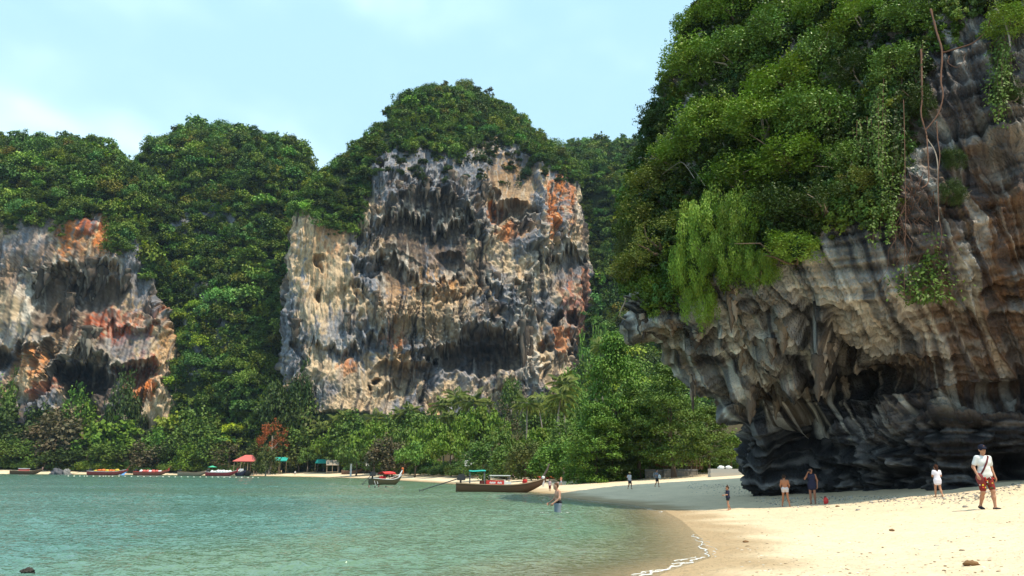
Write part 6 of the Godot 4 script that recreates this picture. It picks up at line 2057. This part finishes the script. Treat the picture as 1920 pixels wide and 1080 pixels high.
func make_huts() -> void:
	# the pavilion with the red hipped roof
	var p := on_ground(460, 268)
	var t := thing("pavilion", p, 0.1, "open pavilion with a red hipped roof on the far sand", "pavilion")
	var sc := 268.0 / F
	var hw := 21.0 * sc
	var eave := at(460, 865, 268).y - p.y
	var ridge := at(460, 853, 268).y - p.y
	var b := MB.new()
	var e := [Vector3(-hw, eave, 2.6), Vector3(hw, eave, 2.6), Vector3(hw, eave, -2.6), Vector3(-hw, eave, -2.6)]
	var r := [Vector3(-hw * 0.1, ridge, 0), Vector3(hw * 0.5, ridge, 0)]
	b.quad(r[0], r[1], e[1], e[0]); b.quad(r[1], r[0], e[3], e[2]); b.tri(r[1], e[2], e[1]); b.tri(r[0], e[0], e[3])
	b.box(Vector3(0, eave - 0.08, 0), Vector3(hw * 1.96, 0.14, 5.0))
	part("roof", b.mesh(), M.roof_red, t)
	for x in [-0.85, -0.3, 0.3, 0.85]:
		for z in [-2.2, 2.2]:
			b = MB.new()
			b.box(Vector3(hw * x, eave * 0.5 - 0.1, z), Vector3(0.18, eave, 0.18))
			part("post", b.mesh(), M.wood_pale, t)
	p = on_ground(452.5, 248)
	sc = 248.0 / F
	t = thing("notice_board", p, 0.0, "white board on posts at the water's edge left of the end on boats", "sign")
	b = MB.new()
	b.box(Vector3(0, 2.2, 0), Vector3(8 * sc, 6.5 * sc, 0.08))
	part("panel", b.mesh(), M.white, t)
	for s in [-1, 1]:
		b = MB.new()
		b.box(Vector3(s * 3.4 * sc, 1.0, -0.06), Vector3(0.1, 2.4, 0.08))
		part("post", b.mesh(), M.grey, t)
	# awnings and parasols
	for a in [[518, 860, 12, 268, M.teal, "turquoise awning under the orange leaved tree, left half"], [532, 860, 12, 268, M.teal, "turquoise awning right of the blue gap under the trees"], [604, 864, 24, 262, M.teal, "thin turquoise awning left of the thatched hut"]]:
		p = on_ground(a[0], a[3])
		sc = a[3] / F
		t = thing("awning", p, 0.0, a[5], "awning", "turquoise awnings of the beach bar")
		var y := at(a[0], a[1], a[3]).y - p.y
		var w: float = a[2] * sc * 0.5
		b = MB.new()
		b.quad(Vector3(-w, y + 0.5, -1), Vector3(w, y + 0.5, -1), Vector3(w, y - 0.6, 1.2), Vector3(-w, y - 0.6, 1.2))
		b.quad(Vector3(-w, y + 0.46, -1), Vector3(-w, y - 0.64, 1.2), Vector3(w, y - 0.64, 1.2), Vector3(w, y + 0.46, -1))
		b.box(Vector3(0, y - 0.7, 1.2), Vector3(w * 2, 0.25, 0.04))
		part("cloth", b.mesh(), a[4], t)
		for s in [-1, 1]:
			b = MB.new()
			b.tube([Vector3(s * w * 0.95, 0, 1.1), Vector3(s * w * 0.95, y - 0.6, 1.1)], [0.06, 0.06], 6)
			part("pole", b.mesh(), M.wood_pale, t)
	var parasol := func(px: float, py: float, w: float, d: float, m: Material, label: String) -> void:
		var q := on_ground(px, d)
		var s := d / F
		var o := thing("parasol", q, 0.0, label, "parasol")
		var y := maxf(at(px, py, d).y - q.y, 1.6)
		var c := MB.new()
		for k in 10:
			var a0 := TAU * k / 10
			var a1 := TAU * (k + 1) / 10
			var rr := w * s * 0.5
			c.tri(Vector3(0, y + 0.5, 0), Vector3(cos(a0) * rr, y, sin(a0) * rr), Vector3(cos(a1) * rr, y, sin(a1) * rr))
		part("cloth", c.mesh(), m, o)
		c = MB.new()
		c.tube([Vector3(0, 0, 0), Vector3(0, y + 0.5, 0)], [0.04, 0.04], 6)
		part("pole", c.mesh(), M.grey, o)
	parasol.call(398, 876, 17, 256.0, M.green, "bright green parasol behind the red and white boat")
	# the tarpaulin
	p = on_ground(232, 254)
	t = thing("tarpaulin", p, 0.0, "blue and white tarpaulin stretched over poles beside the orange laden boat", "tarpaulin")
	for k in 2:
		b = MB.new()
		var x0 := -1.3 + 1.15 * k
		b.quad(Vector3(x0, 2.2 + 0.3 * k, -0.8), Vector3(x0 + 1.15, 2.5, -0.8), Vector3(x0 + 1.1 - 0.3 * k, 0.9, 0.9), Vector3(x0 - 0.5, 1.1, 0.9))
		b.quad(Vector3(x0, 2.16 + 0.3 * k, -0.82), Vector3(x0 - 0.5, 1.06, 0.88), Vector3(x0 + 1.1 - 0.3 * k, 0.86, 0.88), Vector3(x0 + 1.15, 2.46, -0.82))
		part("white_sheet" if k == 0 else "blue_sheet", b.mesh(), M.white if k == 0 else M.blue, t)
	for x in [-1.2, 0.9]:
		b = MB.new()
		b.tube([Vector3(x, 0, -0.7), Vector3(x, 2.4, -0.7)], [0.05, 0.04], 6)
		part("pole", b.mesh(), M.wood_pale, t)
	# thatched hut
	p = on_ground(623, 256)
	sc = 256.0 / F
	t = thing("thatched_hut", p, 0.25, "small hut with a grey thatched roof at the back of the far sand", "hut")
	b = MB.new()
	var ty := at(623, 878, 256).y - p.y + 0.9
	for s in [-1, 1]:
		for k in 2:
			var x := -1.0 + 2.0 * k
			b.quad(Vector3(x - 0.95, ty + 1.6, 0), Vector3(x + 0.95, ty + 1.6, 0), Vector3(x + 0.95, ty, s * 1.5), Vector3(x - 0.95, ty, s * 1.5))
	part("roof", b.mesh(), M.thatch, t)
	for x in [-1.7, 0.0, 1.7]:
		for z in [-1.2, 1.2]:
			b = MB.new()
			b.tube([Vector3(x, 0, z), Vector3(x, ty + 0.3, z)], [0.08, 0.07], 6)
			part("post", b.mesh(), M.wood_pale, t)
	b = MB.new()
	b.box(Vector3(0, 0.5, 0), Vector3(3.6, 0.14, 2.6))
	part("platform", b.mesh(), M.thatch, t)
	p = on_ground(658, 226)
	plank_box("upright_board", "tall white board standing upright under the trees left of the driftwood", "board", p, Vector3(0.5, 3.4, 0.08), M.white)
	p = on_ground(688, 224)
	plank_box("hanging_sheet", "rounded white sheet hanging among the branches above the driftwood", "sheet", p + Vector3(0, 2.6, 0), Vector3(0.9, 1.3, 0.06), M.white, 0.3)
	p = on_ground(880, 150)
	plank_box("house_wall", "white house wall glimpsed through the trees above the red bannered boat's stern", "house", p + Vector3(0, 2.1, 0), Vector3(1.8, 1.1, 0.3), M.white, 0.2)
	for k in 3:
		p = ground_at(829.0 + 3.2 * k, 884.5)
		plank_box("white_post", ["left one of three short white posts at the edge of the trees", "middle one of three short white posts at the edge of the trees", "right one of three short white posts at the edge of the trees"][k], "post", p, Vector3(0.14, 0.62 + 0.12 * (k % 2), 0.14), M.white, 0, "short white posts")
	# driftwood
	var g := RandomNumberGenerator.new()
	g.seed = 99
	p = ground_at(684, 887)
	t = thing("fallen_tree", p, 0.0, "bleached fallen tree with tangled bare branches on the sand", "fallen tree")
	for k in 26:
		b = MB.new()
		var o := Vector3(g.randf_range(-4.5, 3.5), g.randf_range(0, 0.5), g.randf_range(-0.8, 0.8))
		var d := Vector3(g.randf_range(-0.4, 1.0), g.randf_range(0.0, 0.9), g.randfn() * 0.4).normalized() * g.randf_range(1.6, 4.0)
		b.tube([o, o + d * 0.4 + Vector3(0, g.randfn() * 0.3, 0), o + d * 0.75 + Vector3(0, g.randfn() * 0.3, 0), o + d], [0.14, 0.1, 0.07, 0.03], 6)
		part("branch", b.mesh(), M.deadwood, t)
	p = ground_at(1000, 887)
	t = thing("fallen_tree", p, 0.0, "grey dead branches lying at the foot of the yellowish bush", "fallen tree")
	for k in 16:
		b = MB.new()
		var o := Vector3(g.randf_range(-5.0, 3.0), 0.1, g.randf_range(-0.6, 0.6))
		var d := Vector3(g.randf_range(-0.8, 1.0), g.randf_range(0.1, 0.7), g.randfn() * 0.3).normalized() * g.randf_range(1.2, 3.2)
		b.tube([o, o + d * 0.5 + Vector3(0, 0.2, 0), o + d], [0.09, 0.06, 0.02], 6)
		part("branch", b.mesh(), M.deadwood, t)
	# the concrete wall with its courses of blocks, and the bamboo fence on it
	var a0 := ground_at(1209, 897.5)
	var wd := -a0.z
	sc = wd / F
	t = thing("retaining_wall", Vector3(a0.x, a0.y - 0.1, a0.z), 0.0, "low grey concrete block wall at the back of the sand under the almond trees", "wall")
	var len1 := 34.0 * sc
	var len2 := 62.0 * sc
	for run in [[0.0, len1, at(1220, 881, wd).y - a0.y + 0.1, 0.0], [len1, len1 + len2, at(1270, 880, wd).y - a0.y + 0.1, 0.25]]:
		var rows := 4
		var bh: float = (float(run[2]) - 0.14) / rows
		for j in rows:
			var x: float = run[0] - (0.3 if j % 2 else 0.0)
			while x < run[1]:
				var x0 := maxf(x, run[0])
				var x1 := minf(x + 0.6, run[1])
				if x1 - x0 > 0.06:
					b = MB.new()
					b.box(Vector3((x0 + x1) * 0.5, bh * (j + 0.5), float(run[3]) + g.randf_range(-0.008, 0.008)), Vector3(x1 - x0 - 0.018, bh - 0.018, 0.28))
					part("block", b.mesh(), M["block%d" % (g.randi() % 3)] if M.has("block0") else M.concrete, t)
				x += 0.6
		b = MB.new()
		b.box(Vector3((run[0] + run[1]) * 0.5, float(run[2]) - 0.05, float(run[3])), Vector3(run[1] - run[0] + 0.04, 0.16, 0.36))
		part("coping", b.mesh(), M.grey, t)
	var fb := Vector3(a0.x + len1, a0.y - 0.1 + at(1270, 880, wd).y - a0.y + 0.1, a0.z + 0.1)
	t = thing("stake_fence", fb, 0.0, "fence of thin bamboo stakes standing on the concrete wall", "fence")
	for k in 26:
		b = MB.new()
		var x := (len2 + 0.6) * k / 25.0
		b.tube([Vector3(x, 0, 0), Vector3(x + g.randfn() * 0.04, g.randf_range(0.9, 1.25), g.randfn() * 0.03)], [0.028, 0.022], 6)
		part("stake", b.mesh(), M.wood_mid if k % 3 else M.wood_pale, t)
	b = MB.new()
	b.tube([Vector3(0, 0.6, 0.05), Vector3(len2 + 0.6, 0.62, 0.05)], [0.03, 0.03], 6)
	part("rail", b.mesh(), M.wood_mid, t)
	# the bar behind it
	p = on_ground(1240, wd + 5.0)
	t = thing("beach_bar", p, 0.0, "shaded beach bar with a teal side panel and a white post behind the wall", "bar")
	sc = (wd + 5.0) / F
	var by := func(py: float) -> float: return at(1240, py, wd + 5.0).y - p.y
	b = MB.new()
	b.box(Vector3(0.0, (by.call(845) + by.call(868)) * 0.5, 0), Vector3(22 * sc, by.call(845) - by.call(868), 0.1))
	part("side_panel", b.mesh(), mat(0.05, 0.2, 0.2), t)
	b = MB.new()
	b.box(Vector3(-15 * sc, by.call(868) * 0.5 + 0.6, 0.2), Vector3(0.16, by.call(852) - by.call(880), 0.16))
	part("post", b.mesh(), M.white, t)
	b = MB.new()
	b.box(Vector3(0, by.call(838), -0.6), Vector3(70 * sc, 0.16, 3.4))
	part("roof", b.mesh(), M.thatch, t)
	b = MB.new()
	b.box(Vector3(2 * sc, by.call(838) + 0.25, 0.9), Vector3(10 * sc, 0.5, 0.1))
	part("blue_sign", b.mesh(), M.blue, t)
	b = MB.new()
	b.box(Vector3(3.0 * sc, by.call(872), 0.6), Vector3(60 * sc, 0.5, 0.4))
	part("counter", b.mesh(), M.wood_red, t)
	p = ground_at(1204, 897)
	t = thing("wooden_table", p, 0.0, "rough pale wooden table at the left end of the concrete wall", "table")
	for x in [0.0, 1.1]:
		b = MB.new()
		b.tube([Vector3(x, 0, 0.4), Vector3(x + 0.05, 0.95, 0.4)], [0.05, 0.05], 6)
		part("leg", b.mesh(), M.wood_pale, t)
	b = MB.new()
	b.box(Vector3(0.55, 0.98, 0.3), Vector3(1.5, 0.06, 0.7))
	part("tabletop", b.mesh(), M.wood_pale, t)
	# pale steps next to the near cliff
	for s in [[1330, 1412, 893.5, 886, "lower pale concrete step beside the near cliff's foot", 0.0], [1336, 1412, 888, 879, "upper pale concrete step beside the near cliff's foot", 1.2]]:
		a0 = ground_at(s[0], 894.5)
		var d := -a0.z + float(s[5])
		sc = d / F
		var top := at(s[0], s[3], d).y
		plank_box("concrete_step", s[4], "step", Vector3(a0.x + (s[1] - s[0]) * sc * 0.5, a0.y - 0.3, -d), Vector3((s[1] - s[0]) * sc, top - a0.y + 0.3, 1.1), mat(0.42, 0.4, 0.36, 0.9), 0.0, "concrete steps")
	for s in [[1352, 878, "left white bundle lying on the upper concrete step"], [1366, 877, "right white bundle lying on the upper concrete step"]]:
		var q := at(s[0], 879.5, -ground_at(1336, 894.5).z + 1.2)
		b = MB.new()
		b.ball(Vector3(0, 0.14, 0), Vector3(0.34, 0.2, 0.2), 10, 7, 0.5, int(s[0]))
		var o := part("bundle", b.mesh(), M.white, self)
		o.position = q
		tag(o, s[2], "bundle", "white bundles on the step")

func make_litter() -> void:
	# the red bag
	var p := ground_at(1549, 945)
	var sc := -p.z / F
	var t := thing("dry_bag", p, 0.3, "red bag standing on the sand right of the woman in navy", "bag")
	var b := MB.new()
	b.ball(Vector3(0, 5.5 * sc, 0), Vector3(4.6 * sc, 6.5 * sc, 3.6 * sc), 14, 10, 0.3, 5)
	part("bag_body", b.mesh(), M.red, t)
	b = MB.new()
	b.tube([Vector3(-2.5 * sc, 10 * sc, 0), Vector3(-2.0 * sc, 13.5 * sc, 0), Vector3(0.5 * sc, 13.5 * sc, 0), Vector3(1.0 * sc, 10.5 * sc, 0)], [0.02, 0.02, 0.02, 0.02], 6)
	part("handle", b.mesh(), M.maroon, t)
	# rocks
	rock("left dark grey rock on the far left sand", on_ground(109, 252) + Vector3(0, 0.8, 0), Vector3(1.9, 1.7, 1.3), 3, Color(0.1, 0.1, 0.11), "grey rocks on the far sand")
	rock("right pale topped grey rock on the far left sand", on_ground(126, 252) + Vector3(0, 0.8, 0), Vector3(1.3, 1.5, 1.1), 4, Color(0.22, 0.21, 0.2), "grey rocks on the far sand")
	rock("small dark rock breaking the water at the bottom left corner", on_water(52, 1073), Vector3(0.1, 0.06, 0.09), 8, Color(0.05, 0.045, 0.04))
	# stones at the foot of the near cliff and bits washed up on the sand
	var g := RandomNumberGenerator.new()
	g.seed = 123
	b = MB.new()
	b.ball(Vector3.ZERO, Vector3(1, 0.6, 0.8), 8, 6, 0.5, 2)
	var stone := b.mesh()
	var xs := []
	var cs := []
	for k in 1500:
		var px := g.randf_range(1290, 1915)
		var edge := poly_at([[1290, 905], [1400, 912], [1440, 934], [1600, 930], [1760, 928], [1840, 922], [1915, 905]], px)
		var q := ground_at(px, edge + absf(g.randfn()) * 9.0)
		var r := g.randf_range(0.015, 0.05) * (2.0 if g.randf() < 0.06 else 1.0)
		xs.append(Transform3D(Basis(Vector3.UP, g.randf() * TAU).scaled(Vector3.ONE * r), q))
		cs.append(Color(0.3, 0.27, 0.23) * g.randf_range(0.4, 1.7))
	many("pebbles", stone, vmat(0.9), xs, cs)
	tag(get_node("pebbles"), "band of pebbles along the foot of the near cliff", "pebbles", "", "stuff")
	xs = []
	cs = []
	for k in 900:
		var q := ground_at(g.randf_range(1150, 1950), g.randf_range(915, 1085))
		if sd_shore(q.x, q.z) < 0.8: continue
		var r := g.randf_range(0.006, 0.022) * (1.8 if g.randf() < 0.05 else 1.0)
		xs.append(Transform3D(Basis(Vector3.UP, g.randf() * TAU).scaled(Vector3(1.6, 0.7, 1) * r), q))
		cs.append(Color(0.75, 0.7, 0.6) * g.randf_range(0.6, 1.1) if g.randf() < 0.4 else Color(0.16, 0.11, 0.06) * g.randf_range(0.5, 1.6))
	many("shell_debris", stone, vmat(0.9), xs, cs)
	tag(get_node("shell_debris"), "bits of shell, twig and coral scattered over the beach sand", "debris", "", "stuff")
	for q in [[1820, 1060, 0.085, "brown coconut husk on the sand near the bottom right"], [1672, 995, 0.05, "brown husk piece on the sand below the girl in white"], [1398, 1017, 0.05, "dark husk piece on the sand left of the middle"], [1570, 950, 0.06, "dark lump on the sand just right of the red bag"]]:
		p = ground_at(q[0], q[1])
		b = MB.new()
		b.ball(Vector3(0, q[2] * 0.3, 0), Vector3(q[2] * 1.4, q[2] * 0.6, q[2]), 14, 9, 0.6, int(q[0]))
		var o := part("coconut_husk", b.mesh(), mat(0.2, 0.11, 0.05, 0.95), self)
		o.position = p
		tag(o, q[3], "husk")
